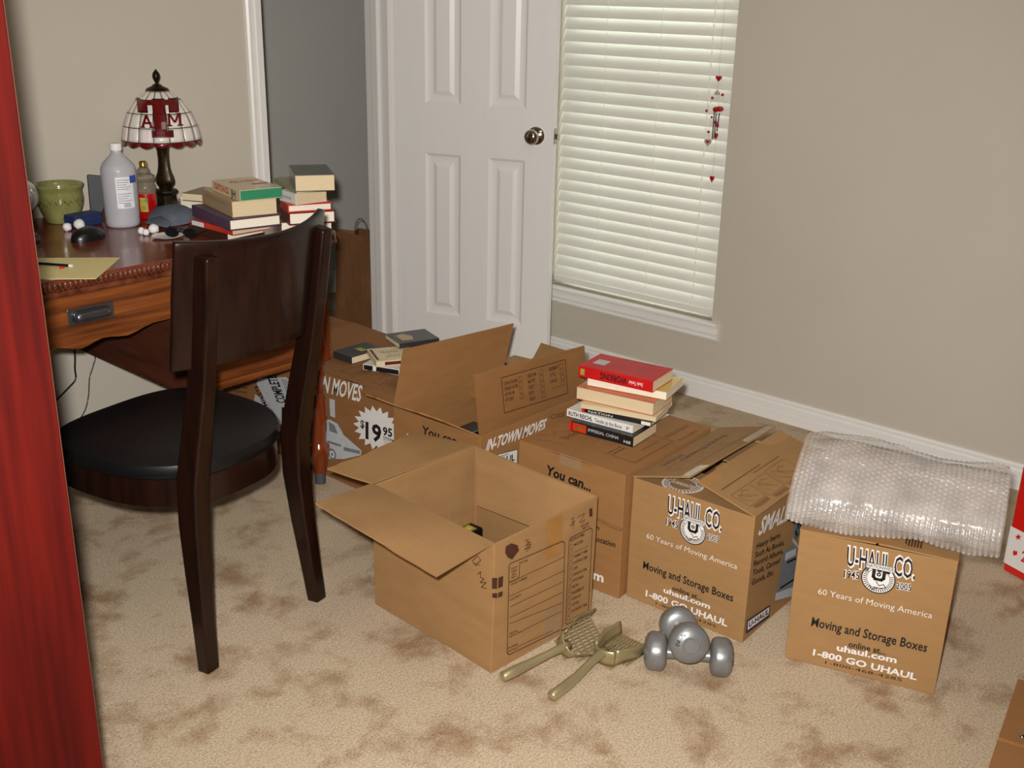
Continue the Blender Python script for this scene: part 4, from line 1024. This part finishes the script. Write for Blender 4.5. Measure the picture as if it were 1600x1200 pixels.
book('thick orange covered paperback with its page edges outward in the stack', ck(146, 338), ck(582, 436), zt, .034, .12, 'c_orange', 'paper_tan', gD, flip=True); zt += .0345
book('yellow backed paperback just under the red book', ck(208, 262), ck(658, 348), zt, .022, .125, 'c_yellow', 'paper_white', gD, flip=True); zt += .0225
book('red paperback titled WORKING on top of the stack', ck(158, 210), ck(580, 304), zt, .030, .120, 'red_cover', 'paper_cream', gD,
     spine=[('WORKING', .30, .66, .22, .78, 'ink', 1, .03), ('Studs Terkel', .69, .87, .30, .62, 'ink_white', 1, .01), (None, .03, .085, .2, .75, 'label_yellow', 0, 0)])
cover_print(-1, 'ink_pale', [('q', (.10, .30), (.26, .30), (.26, .62), (.10, .62))])
cover_print(-1, 'c_darkred', [('l', .0012, (.30+.07*i, .25), (.30+.07*i, .85)) for i in range(8)])

# stack on the desk nearest the chair
C2 = crop(220, 220, 4)
gA = 'books piled on the desk'
def edge_book(label, far, near, rgt, z, T, cover, pages, group, **kw):
    a, b, c = pz(*far, z), pz(*near, z), pz(*rgt, z)
    return book(label, far, near, z, T, (c-b).length, cover, pages, group, **kw)
z = DZT+.0005
edge_book('dark brown hardcover with white pages at the bottom of the front desk pile', C2(300, 580), C2(540, 630), C2(842, 600), z, .024, 'c_brown', 'paper_white', gA, hard=True); z += .0245
edge_book('thin red orange book with a library label in the front desk pile', C2(312, 524), C2(574, 592), C2(838, 560), z, .014, 'c_redorange', 'paper_tan', gA, spine=[(None, .04, .32, .1, .95, 'label_white', 0, 0), ('TAYLOR B', .06, .30, .3, .75, 'ink', 0, 0)]); z += .0145
edge_book('purple clothbound hardcover in the front desk pile', C2(322, 468), C2(556, 566), C2(866, 522), z, .030, 'c_purple', 'paper_white', gA, hard=True); z += .0305
edge_book('thick tan paperback in the front desk pile', C2(386, 390), C2(574, 482), C2(866, 462), z, .042, 'c_tan', 'paper_tan', gA, spine=[('AMERICAN', .1, .8, .55, .8, 'ink_grey', 0, 0)]); z += .0425
edge_book('cream paperback with green page edges and red title on the front desk pile', C2(448, 310), C2(622, 380), C2(864, 348), z, .028, 'c_cream', 'paper_green', gA, spine=[('CATCH-22', .10, .60, .3, .85, 'red_paint', 0, .03), ('JH', .68, .85, .15, .85, 'ink', 0, .02)])
cover_print(-1, 'red_paint', [('q', (.55, .58), (.62, .58), (.62, .95), (.55, .95)), ('t', 'HELLER', (.35, .9), (.35, .2), (.25, .9))])
# low pile behind it
z = DZT+.0005
book('pale thick paperback lying behind the front desk pile next to the lamp', C2(252, 420), C2(420, 425), z, .036, .12, 'c_ivory', 'paper_white', gA, flip=True); z += .0365
book('brown topped old paperback on the low pile by the lamp', C2(258, 372), C2(420, 385), z, .022, .115, 'c_olive', 'paper_cream', gA, flip=True)
# stack at the right end of the desk
z = DZT+.0005
edge_book('white paged book at the bottom of the right desk pile', C2(850, 545), C2(880, 585), C2(1186, 562), z, .032, 'c_olive', 'paper_white', gA); z += .0325
edge_book('dark maroon hardcover in the right desk pile', C2(866, 480), C2(928, 530), C2(1200, 500), z, .034, 'c_darkred', 'paper_white', gA, hard=True); z += .0345
edge_book('bright red spined book in the right desk pile', C2(872, 418), C2(920, 452), C2(1180, 425), z, .022, 'c_redorange', 'paper_white', gA, hard=True); z += .0225
edge_book('white spined paperback with small print in the right desk pile', C2(868, 372), C2(970, 402), C2(1190, 388), z, .030, 'c_white', 'paper_tan', gA, spine=[('MY ANTONIA', .25, .72, .35, .6, 'ink', 0, 0)]); z += .0305
edge_book('thin sage green paperback second from the top of the right desk pile', C2(832, 262), C2(972, 330), C2(1188, 320), z, .014, 'c_sage', 'paper_cream', gA); z += .0145
edge_book('thick grey green paperback with curled cover topping the right desk pile', C2(928, 248), C2(966, 318), C2(1216, 318), z, .042, 'c_greygreen', 'paper_tan', gA)

# books on carton F
gF = 'books on the starburst carton'
z = .335+.006
edge_book('dark covered paperback at the back of the starburst carton', CF(803, 262), CF(932, 308), CF(1180, 250), z, .022, 'c_charcoal', 'paper_cream', gF)
cover_print(-1, 'label_yellow', [('q', (.35, .45), (.75, .45), (.75, .62), (.35, .62))])
book('black and white paperback under the cream one on the starburst carton', CF(1010, 345), CF(1320, 395), z, .018, .11, 'c_white', 'paper_cream', gF, spine=[(None, .02, .22, .1, .9, 'c_black', 0, 0), (None, .3, .8, .1, .9, 'c_black', 0, 0)]); z += .0185
book('cream paperback with dark red spine band on the starburst carton', CF(1102, 328), CF(1400, 300), z, .017, .125, 'c_ivory', 'paper_cream', gF, spine=[(None, .20, .85, .2, .8, 'c_darkred', 0, 0), ('READING LOLITA', .23, .8, .35, .65, 'ink_white', 0, 0)])
cover_print(-1, 'c_darkred', [('q', (.04, .12), (.10, .12), (.10, .90), (.04, .90))]); cover_print(-1, 'c_tan', [('t', 'READING', (.25, .55), (.65, .55), (.25, .75)), ('t', 'LOLITA', (.30, .25), (.65, .25), (.30, .45))])
z += .0175
book('dark photo covered paperback behind the standing flap', CF(1262, 200), CF(1540, 160), z, .016, .11, 'c_charcoal', 'paper_cream', gF)
cover_print(-1, 'c_tan', [('q', (.15, .2), (.4, .15), (.5, .5), (.35, .8), (.15, .7))])

# ================================================================== THINGS ON THE DESK
def root_at(name, label, cat, p, group=None): return thing(name, label, cat, p, group)
ZD = DZT+.0004
# stained glass lamp
LP = pz(262, 326, ZD); LP.z = ZD
lamp = root_at('table_lamp', 'stained glass table lamp with maroon letters on the desk', 'lamp', LP)
m = MB(); bz = lambda yc: (327.5-(80+yc/4))*.00186
m.lathe([(.033, 0), (.034, .006), (.030, .012)], 8, LP); m.lathe([(.030, .012), (.029, .044), (.036, .050), (.036, .056), (.026, .060)], 8, LP)
m.build('base', 'dark_bronze', lamp, bevel=.0015)
m = MB(); m.lathe([(.018, .058), (.019, .064), (.025, .074), (.0265, .084), (.0245, .096), (.019, .112), (.0165, .126), (.0155, .15), (.0165, .170), (.0195, .182), (.021, .188), (.018, .194), (.010, .198), (.008, .215)], 24, LP)
for v_ in m.bm.verts:
    d = v_.co-LP; a = math.atan2(d.y, d.x)
    if .066 < d.z < .18: v_.co.x = LP.x+d.x*(1+.07*math.cos(a*8)); v_.co.y = LP.y+d.y*(1+.07*math.cos(a*8))
m.build('stem', 'dark_bronze', lamp, smooth=50)
PR = [(.196, .1135), (.207, .113), (.246, .105), (.284, .090), (.321, .064), (.344, .032)]
def dome_r(z):
    for (z0, r0), (z1, r1) in zip(PR, PR[1:]):
        if z <= z1: t = max(0, (z-z0)/(z1-z0)); return r0+(r1-r0)*t
    return PR[-1][1]
def dome_rs(z): return (dome_r(z-.006)+dome_r(z)*2+dome_r(z+.006))/4 if .21 < z < .335 else dome_r(z)
FA = math.atan2(-LP.y, -LP.x)                  # azimuth from the lamp towards the camera
def dome(a, z, lift=0.0): r = dome_rs(z)+lift; return LP+V((r*math.cos(a), r*math.sin(a), z))
shade = MB(); shade.grid(lambda a, b: dome(2*math.pi*a, .200+b*.144, -.0012), 64, 24, closed_u=True)
sh = shade.build('lamp_shade', 'lead', lamp, smooth='all')
NC = 16; rowz = [(.2085, .2455), (.2475, .2835), (.2855, .320), (.322, .343)]
for c in range(NC):
    a0, a1 = 2*math.pi*(c+.5)/NC+FA, 2*math.pi*(c+1.5)/NC+FA
    for z0, z1 in rowz:
        g = .0011/dome_r((z0+z1)/2)
        m = MB(); m.grid(lambda a, b: dome(a0+g+(a1-a0-2*g)*a, z0+(z1-z0)*b, .0006), 4, 5); m.build('glass_tile', 'lamp_glass', sh, smooth='all', solid=.0012)
    g = .0011/.113
    m = MB(); m.grid(lambda a, b: dome(a0+g+(a1-a0-2*g)*a, .2068-(.0068+.0075*math.sin(math.pi*a))*b, .0004), 7, 4); m.build('glass_border', 'lamp_maroon', sh, smooth='all', solid=.0014)
def dq(mb, x0, x1, z0, z1, lift, sh0=0.0, sh1=0.0, n=6):
    """patch on the shade: lateral x (m, right positive as seen from the camera), shifted by sh0 at the bottom, sh1 at the top"""
    def fn(a, b):
        z = z0+(z1-z0)*b; x = x0+(x1-x0)*a+sh0*(1-b)+sh1*b
        return dome(FA+math.asin(max(-1, min(1, x/dome_rs(z)))), z, lift)
    mb.grid(fn, n, n)
lx = lambda xc: (xc-992)/4/530
tz = lambda yc: bz(yc)+.002
rects = [(878, 1098, 300, 330), (878, 922, 300, 366), (1052, 1098, 300, 366), (962, 1022, 300, 506), (946, 1056, 478, 508)]
m = MB()
for a, b, c, d in rects: dq(m, lx(a)-.003, lx(b)+.003, tz(d)-.003, tz(c)+.003, .0024)
m.build('letter_outline', 'lead', sh, solid=.0008)
m = MB()
for a, b, c, d in rects: dq(m, lx(a), lx(b), tz(d), tz(c), .0034)
m.build('letter_t', 'lamp_maroon', sh, solid=.0008)
m = MB()
for a0 in (886, 936): dq(m, lx(a0), lx(a0)+.0062, tz(455), tz(384), .0034, 0, (lx(922)-lx(a0+10)))
dq(m, lx(902), lx(944), tz(436), tz(424), .0034); dq(m, lx(880), lx(906), tz(458), tz(450), .0034); dq(m, lx(930), lx(964), tz(458), tz(450), .0034)
m.build('letter_a', 'lamp_maroon', sh, solid=.0008)
m = MB()
for a0 in (1036, 1098): dq(m, lx(a0), lx(a0)+.0062, tz(446), tz(376), .0034)
dq(m, lx(1068), lx(1068)+.0058, tz(430), tz(376), .0034, 0, lx(1040)-lx(1070)); dq(m, lx(1068), lx(1068)+.0058, tz(430), tz(376), .0034, 0, lx(1096)-lx(1070))
dq(m, lx(1028), lx(1058), tz(450), tz(442), .0034); dq(m, lx(1088), lx(1120), tz(450), tz(442), .0034)
m.build('letter_m', 'lamp_maroon', sh, solid=.0008)
m = MB(); m.lathe([(.036, .340), (.030, .350), (.016, .356), (.010, .362)], 24, LP); m.build('cap', 'dark_bronze', lamp, smooth=50)
m = MB(); m.lathe([(.004, .360), (.005, .366), (.010, .376), (.0115, .384), (.009, .393), (.004, .399), (.0, .404)], 16, LP); m.build('finial', 'dark_bronze', lamp, smooth=60)

# rubbing alcohol bottle
BP = pz(193, 352, ZD); BP.z = ZD
bt = root_at('plastic_bottle', 'cloudy plastic bottle with white cap and paper label on the desk', 'bottle', BP)
m = MB(); m.lathe([(.040, 0), (.044, .004), (.0455, .012), (.0445, .022), (.046, .028), (.0465, .152), (.0455, .160), (.0400, .172), (.0160, .197), (.0140, .201), (.0135, .208)], 40, BP); m.build('body', 'bottle', bt, smooth=60)
m = MB(); m.lathe([(.0155, .207), (.0160, .209), (.0160, .224), (.0145, .2255)], 28, BP); m.build('cap', 'white_plastic', bt, smooth=40)
fa = math.atan2(-BP.y, -BP.x)
def cyl(P, r, a, z): return P+V((r*math.cos(a), r*math.sin(a), z))
m = MB(); m.grid(lambda a, b: cyl(BP, .0469, fa-.22+a*1.05, .055+b*.085), 14, 4); lb = m.build('label', 'label_white', bt, smooth='all')
m = MB(); m.grid(lambda a, b: cyl(BP, .0471, fa+.62+a*.55, .122+b*.020), 8, 3); m.build('label_corner', 'label_blue', bt, smooth='all')
m = MB()
for i in range(11):
    if i == 5: continue
    m.grid(lambda a, b: cyl(BP, .0472, fa-.14+a*(.78-.12*(i % 3)), .131-i*.0062+b*.0016), 8, 2)
for i in range(9): m.grid(lambda a, b: cyl(BP, .0472, fa+.16+i*.045+a*.025, .058+b*.010), 2, 2)
tag(m.build('label_print', 'ink_grey', bt), kind='stuff')

# red jar candle
JP = pz(231, 340, ZD); JP.z = ZD
jr = root_at('jar_candle', 'red wax candle in a glass jar with knobbed lid behind the bottle', 'candle', JP)
m = MB(); m.lathe([(.026, 0), (.029, .003), (.029, .076), (.0285, .078)], 32, JP); m.build('wax', 'wax', jr, smooth=50)
m = MB(); m.lathe([(.0293, .072), (.0293, .092), (.026, .100), (.026, .106), (.030, .108), (.030, .114)], 32, JP, cap=False); m.build('jar', 'jar_glass', jr, smooth=50)
m = MB(); m.lathe([(.030, .114), (.030, .119), (.024, .124), (.016, .128), (.017, .136), (.014, .142), (.009, .144)], 28, JP); ld = m.build('lid', 'jar_glass', jr, smooth=50)
m = MB(); m.lathe([(.008, .144), (.011, .146), (.011, .158), (.009, .161)], 20, JP); m.build('lid_knob', 'gold', jr, smooth=40)
fj = math.atan2(-JP.y, -JP.x); m = MB(); m.grid(lambda a, b: cyl(JP, .0297, fj-.62+a*.75, .022+b*.040), 10, 4); m.build('label', 'label_yellow', jr, smooth='all')

# green pot
PP = pz(98, 346, ZD); PP.z = ZD
pt = root_at('ceramic_pot', 'green glazed ceramic pot with brushed leaf band on the desk', 'pot', PP)
m = MB(); m.lathe([(.040, 0), (.043, .003), (.050, .020), (.060, .048), (.0625, .066), (.0605, .084), (.0605, .090), (.0655, .099), (.0665, .104), (.0645, .107), (.0590, .100), (.0560, .084), (.0560, .05), (.044, .012), (.0, .010)], 48, PP, cap=False)
m.bm.faces.new([v for v in m.bm.verts[:48]][::-1]); m.build('body', 'pot_glaze', pt, smooth=60)
m = MB(); fp = math.atan2(-PP.y, -PP.x); rp = random.Random(4)
for i in range(34):
    a = fp-1.2+2.4*i/34; zc = .062+rp.uniform(-.008, .008); da = .05; up = rp.choice((-1, 1))*.008
    q = [cyl(PP, .0632-.00002, a, zc-.003), cyl(PP, .0632, a+da, zc+up-.001), cyl(PP, .0632, a+da*1.2, zc+up+.002), cyl(PP, .0632, a+.01, zc+.003)]
    m.face(q)
tag(m.build('painted_band', 'pot_motif', pt), kind='stuff')

# glass globe on a black stand
GP = pz(36, 355, ZD); GP.z = ZD
gl = root_at('glass_globe', 'shiny round globe on a black stand beside the cherry cabinet', 'globe', GP)
m = MB(); m.lathe([(.036, 0), (.036, .006), (.030, .014), (.026, .030), (.030, .040)], 24, GP); m.build('stand', 'black_plastic', gl, smooth=40)
m = MB(); m.ball(GP+V((0, 0, .084)), .050, 32); m.build('ball', 'pale_globe', gl, smooth='all')

# dark handset, blue case, mouse and another dark pad
SP = pz(160, 338, ZD); SP.z = ZD
hs = root_at('handset_stand', 'dark grey upright handset leaning behind the bottle', 'handset', SP)
m = MB(); fs_ = math.atan2(-SP.y, -SP.x); su = V((-math.sin(fs_), math.cos(fs_), 0)); sn = V((math.cos(fs_), math.sin(fs_), 0))
pf = [(-.022, .118), (.026, .122), (.024, .05), (.010, .012), (-.004, .0), (.030, .0), (.036, .05)]
outl = [(-.036, .112), (.030, .120), (.032, .0), (.006, .0), (-.018, .04), (-.030, .075)]
m.prism([SP+su*-a+Z3*b for a, b in outl], sn*-.016); m.build('body', 'slate', hs, bevel=.004)
m = MB(); m.prism([SP+su*-a*.8+Z3*(b*.86+.012)+sn*.0008 for a, b in outl], sn*.0008); m.build('face', 'rubber', hs)
bq = pz(138, 354, ZD); m = MB(); bdir = V((math.cos(.15), math.sin(.15), 0)); bn = V((-bdir.y, bdir.x, 0))
bc = root_at('blue_case', 'small navy blue case on the desk between pot and bottle', 'case', V((bq.x, bq.y, ZD)))
m.frame_box(V((bq.x, bq.y, ZD)), bdir, bn, Z3, (-.040, 0, 0), (.050, .05, .034)); m.build('body', 'navy', bc, bevel=.004)
m = MB(); m.frame_box(V((bq.x, bq.y, ZD)), bdir, bn, Z3, (-.041, -.001, .020), (.051, .051, .0215)); m.build('lid_seam', 'slate', bc)
def mouse(p, label, s_=1.0, yaw=.7):
    r = root_at('computer_mouse', label, 'mouse', V((p.x, p.y, ZD)), 'dark plastic gadgets on the desk'); c, q = math.cos(yaw), math.sin(yaw); m = MB()
    def fn(a, b):
        th = 2*math.pi*a; rr = math.sin(b*math.pi/2); x = .050*math.cos(th)*rr; y = .031*math.sin(th)*rr*(1+.08*math.cos(th)); z = .034*math.cos(b*math.pi/2)**.8 if b < 1 else 0
        return V((p.x+(x*c-y*q)*s_, p.y+(x*q+y*c)*s_, ZD+z*s_))
    m.grid(fn, 32, 12, closed_u=True); bmesh.ops.remove_doubles(m.bm, verts=m.bm.verts[:], dist=1e-5); m.build('shell', 'black_plastic', r, smooth='all')
    m = MB(); m.frame_box(V((p.x, p.y, ZD+.0335*s_)), V((c, q, 0)), V((-q, c, 0)), Z3, (.004, -.010, -.004), (.008, .010, .0012)); m.build('badge', 'rubber', r)
mouse(pz(138, 374, ZD), 'black computer mouse on the desk in front of the bottle', 1.0, .2)
mouse(pz(46, 380, ZD), 'dark rounded gadget at the cabinet edge, left of the mouse', .85, .8)
for i, (u, v, r, lab) in enumerate(((105, 355, .0115, 'white cotton ball on the desk under the pot'), (124, 351, .0145, 'larger white cotton ball against the blue case'), (221, 361, .0095, 'small white cotton ball right of the bottle'), (240, 358, .0135, 'white cotton ball beside the grey cap'), (228, 363, .009, 'smallest white cotton ball right of the bottle'))):
    p = pz(u, v, ZD+r*.9); m = MB(); bmesh.ops.create_icosphere(m.bm, subdivisions=3, radius=r, matrix=Matrix.Translation(V((p.x, p.y, ZD+r*.95))))
    for q in m.bm.verts: d = q.co-V((p.x, p.y, ZD+r)); q.co += d.normalized()*noise.noise(q.co*180)*r*.16
    tag(m.build('cotton_ball', 'cotton', smooth='all'), lab, 'cotton ball', 'cotton balls on the desk')

# yellow pad, pencil
m = MB(); q = [pz(30, 404, ZD), pz(188, 403, ZD), pz(150, 436, ZD), pz(30, 437, ZD)]; m.prism(q, (0, 0, .0012))
pad = m.build('notepaper', 'legal_pad'); tag(pad, 'yellow lined notepaper lying near the desk edge', 'paper')
ik = Ink((0, 0, ZD+.0013), Z3, .0005)
for i in range(1, 9):
    t = i/9; a = q[0]*(1-t)+q[3]*t; b = q[1]*(1-t)+q[2]*t; ik.line([tuple(V((a.x, a.y, ZD+.0013))), tuple(V((b.x, b.y, ZD+.0013)))], .0006)
ik.build('ruling', 'c_yellow', pad)
m = MB(); q2 = [pz(28, 398, ZD+.0016), pz(56, 397, ZD+.0016), pz(48, 408, ZD+.0016), pz(26, 408, ZD+.0016)]; m.prism(q2, (0, 0, .0008)); tag(m.build('notepaper', 'legal_pad'), 'small torn yellow paper corner beside the cherry cabinet', 'paper')
a, b = pz(40, 410, ZD+.006), pz(108, 415, ZD+.006)
pn = root_at('pencil', 'black pencil with white end lying on the yellow paper', 'pencil', V((a.x, a.y, ZD+.002)))
m = MB(); m.tube([a, b], .0034, 6); m.build('barrel', 'black_plastic', pn)
m = MB(); d = (b-a).normalized(); m.tube([b, b+d*.008], .0034, 10); m.build('eraser', 'white_plastic', pn)
c = pz(97, 418, ZD+.0045); m = MB(); m.ball(c, .005, 12, (1.3, 1, .6)); tag(m.build('eraser_bit', 'red_paint', smooth='all'), 'tiny red eraser under the pencil on yellow paper', 'eraser')

# grey cap, white saucer and glasses in front of the books
gc = pz(275, 348, ZD); m = MB()
cap = root_at('grey_cap', 'grey cloth cap lying beside the front desk pile', 'cap', V((gc.x, gc.y, ZD)))
def capf(a, b):
    th = 2*math.pi*a; rr = math.sin(b*math.pi/2); x = .075*math.cos(th)*rr; y = .062*math.sin(th)*rr; z = .046*math.cos(b*math.pi/2)**.7 if b < 1 else 0
    p = V((gc.x+x*.9-y*.4, gc.y+x*.4+y*.9+.02, ZD+.001+z)); k = noise.noise(p*28)*.008*rr*(1-b*.8); return p+V((k, k, abs(k)))
m.grid(capf, 40, 14, closed_u=True); bmesh.ops.remove_doubles(m.bm, verts=m.bm.verts[:], dist=1e-5); m.build('crown', 'cloth_grey', cap, smooth='all')
m = MB(); v0 = pz(242, 354, ZD); m.grid(lambda a, b: V((gc.x-.055-.045*b*math.sin(math.pi*(.08+.84*a)), gc.y+.035-.10*a, ZD+.004+.012*(1-b)+.010*math.sin(math.pi*a))), 16, 6); m.build('brim', 'cloth_grey', cap, smooth='all', solid=.002)
s0 = pz(262, 371, ZD); m = MB(); m.lathe([(.020, 0), (.030, .002), (.040, .005), (.041, .006), (.030, .0035), (.0, .0028)], 36, V((s0.x, s0.y, ZD))); tag(m.build('saucer', 'white_plastic', smooth=50), 'thin white saucer at the foot of the front desk pile', 'saucer')
gg = pz(283, 368, ZD+.012); gy = V((math.cos(-1.1), math.sin(-1.1), 0)); gx = V((-gy.y, gy.x, 0)); g0 = V((gg.x, gg.y, ZD+.0066))
gs = root_at('sunglasses', 'black sunglasses lying on the white saucer', 'sunglasses', g0)
for k in (-1, 1):
    m = MB(); m.tube([g0+gy*(k*.027+.020*math.cos(t))+Z3*(.013+.012*math.sin(t)) for t in [2*math.pi*i/20 for i in range(21)]], .0018, 6); m.build('rim', 'black_plastic', gs, smooth='all')
    m = MB(); m.prism([g0+gy*(k*.027+.019*math.cos(t))+Z3*(.013+.011*math.sin(t)) for t in [2*math.pi*i/20 for i in range(20)]], gx*.001); m.build('lens', 'black_plastic', gs)
    m = MB(); m.tube([g0+gy*k*.049+Z3*.016, g0+gy*k*.049+gx*.05+Z3*.013, g0+gy*k*.046+gx*.09+Z3*.002], .0016, 6); m.build('temple', 'black_plastic', gs, smooth='all')
m = MB(); m.tube([g0-gy*.008+Z3*.016, g0+Z3*.019, g0+gy*.008+Z3*.016], .0016, 6); m.build('bridge', 'black_plastic', gs, smooth='all')

# ================================================================== PAPER BAG in the closet
bag = thing('paper_bag', 'brown paper shopping bag with twine handles standing in the closet', 'bag', (3.04, 3.42, 0))
bx0, bx1, by0, by1, bh = 2.955, 3.12, 3.24, 3.565, .43
m = MB()
def bagf(a, b):
    per = [(bx0, by0), (bx0, by1), (bx1-.0, by1), (bx1, by0)]; s_ = a*4; i = int(s_) % 4; t = s_-int(s_)
    (xa, ya), (xb, yb2) = per[i], per[(i+1) % 4]; x, y = xa+(xb-xa)*t, ya+(yb2-ya)*t; z = b*bh
    if i == 1 or i == 3:                          # gussets fold inwards towards the top
        y += (-1 if i == 1 else 1)*.05*b*(1-abs(2*t-1))
    x += ((bx0+bx1)/2-x)*.25*b
    n_ = noise.noise(V((x, y, z))*9)*.010
    return V((x+n_, y+n_*.6, z+(noise.noise(V((x, y, 0))*6)*.02 if b > .98 else 0)))
m.grid(bagf, 40, 12, closed_u=True); m.build('body', 'kraft_bag', bag, solid=.0008)
m = MB(); m.box((bx0+.004, by0+.004, .001), (bx1-.004, by1-.004, .003)); m.build('bottom', 'kraft_bag', bag)
for xx in (bx0+.022, bx1-.022):
    m = MB(); c = pX(564, 350, xx) if xx < 3.0 else V((xx, 3.40, bh)); pts = [V((xx, c.y+.042*math.cos(t), bh-.012+.085*math.sin(t)**.8)) for t in [math.pi*i/16 for i in range(17)]]
    m.tube(pts, .0022, 6); m.build('handle', 'twine', bag, smooth='all')

# ================================================================== DUMBBELLS
def dumbbell(label, c, d):
    r = thing('dumbbell', label, 'dumbbell', c, 'grey dumbbells on the carpet', local=True); r.location = c
    r.rotation_euler = V(d).to_track_quat('X', 'Z').to_euler()
    m = MB(); m.lathe([(.0145, -.055), (.0135, -.03), (.0150, 0), (.0135, .03), (.0145, .055)], 20, (0, 0, 0), (1, 0, 0)); m.build('grip', 'iron', r, smooth=50)
    for k in (-1, 1):
        m = MB(); pr = [(.014, .046), (.026, .047), (.036, .050), (.0415, .055), (.0432, .061), (.0432, .080), (.041, .086), (.036, .091), (.028, .0945), (.0185, .0965), (.0178, .0945), (.0145, .0945), (.0138, .0968), (.0, .0972)]
        m.lathe([(a, b*k) for a, b in pr], 36, (0, 0, 0), (1, 0, 0)); hd = m.build('head', 'iron', r, smooth=40)
        ik = Ink((k*.0925, 0, 0), (k, 0, 0), .0012)
        x = k*.0930
        ik.text('5', (x, -k*.034, .004), (x, -k*.028, .010), (x, -k*.038, .011)) if False else None
        for ch, an in (('5', 128), ('L', 152), ('B', 172)):
            a = math.radians(an); cy, cz = .0275*math.cos(a), .0275*math.sin(a); ty, tz_ = math.sin(a), -math.cos(a); ny, nz = math.cos(a), math.sin(a); hw, hh = .0048, .0090
            # seen from outside: lateral axis is k*(+y)
            P_ = lambda s_, t: (x+k*.0012, k*(cy+ty*s_+ny*t), cz+tz_*s_+nz*t)
            ik.text(ch, P_(-hw, -hh/2), P_(hw, -hh/2), P_(-hw, hh/2), .01)
        ik.build('weight_mark', 'pewter', r)
    return r
d1a, d1b = pz(1022, 1017, .0432), pz(1129, 1027, .0432)
dumbbell('silver grey dumbbell lying crosswise on the carpet', V(((d1a.x+d1b.x)/2, (d1a.y+d1b.y)/2, .0436)), (d1b-d1a).normalized())
d2f = pz(1076, 1004, .094); d2r = pz(1059, 976, .050); dd = (d2f-d2r).normalized()
dumbbell('silver grey dumbbell propped over the other, its end facing us', d2f-dd*.070, dd)

# ================================================================== LITTER SCOOPS
def scoop(label, hp_, tip, roll, lift):
    a, b = pz(*hp_, .012), pz(*tip, .03); L = math.hypot(b.x-a.x, b.y-a.y); k = L/.27
    r = thing('litter_scoop', label, 'scoop', V((a.x, a.y, lift)), 'slotted scoops on the carpet', local=True); r.location = (a.x, a.y, lift)
    r.rotation_euler = (roll, 0, math.atan2(b.y-a.y, b.x-a.x)); r.scale = (k, k, k)
    m = MB(); m.tube([(0, 0, .010), (.004, 0, .011), (.035, 0, .012), (.075, 0, .016), (.115, 0, .027), (.145, 0, .033), (.162, 0, .032)], [.006, .0105, .0110, .0092, .0080, .0090, .0115], 14)
    m.build('handle', 'champagne', r, smooth='all')
    X0, XL = .166, .104                            # pan: solid back and sides, slotted floor
    hw = lambda x: .026+.018*min(1, max(0, (x-X0)/.05))
    m = MB()
    for s_ in (-1, 1):
        m.grid(lambda u, t: V((X0+XL*u, s_*(hw(X0+XL*u)-.005*(1-t)), .006+t*(.036-.010*u))), 12, 4)
    m.grid(lambda u, t: V((X0-.005*t-.010*math.cos((u-.5)*math.pi), (2*u-1)*(hw(X0)-.005*(1-t)), .006+t*.036)), 12, 4)
    m.build('pan_side', 'champagne', r, smooth='all', solid=.0022)
    m = MB(); m.grid(lambda u, t: V((X0-.010+.030*u, (2*t-1)*(hw(X0)-.004), .006)), 4, 6); m.build('pan_floor', 'champagne', r, solid=.0022)
    for i in range(11):
        y = -.036+.0072*i; x0 = X0+.018
        m = MB(); m.box((x0, y-.0014, .004), (X0+XL-.002, y+.0014, .0065)); m.build('slat', 'champagne', r)
    for i in range(5):
        x = X0+.034+.0165*i
        m = MB(); m.box((x-.0014, -hw(x)+.005, .0035), (x+.0014, hw(x)-.005, .0062)); m.build('cross_bar', 'champagne', r)
    return r
scoop('bronze slotted scoop lying flat, its handle nearest the camera', (860, 1091), (996, 988), 0.0, .002)
scoop('bronze slotted scoop tipped on its side against the open carton side', (780, 1071), (934, 986), .75, .028)
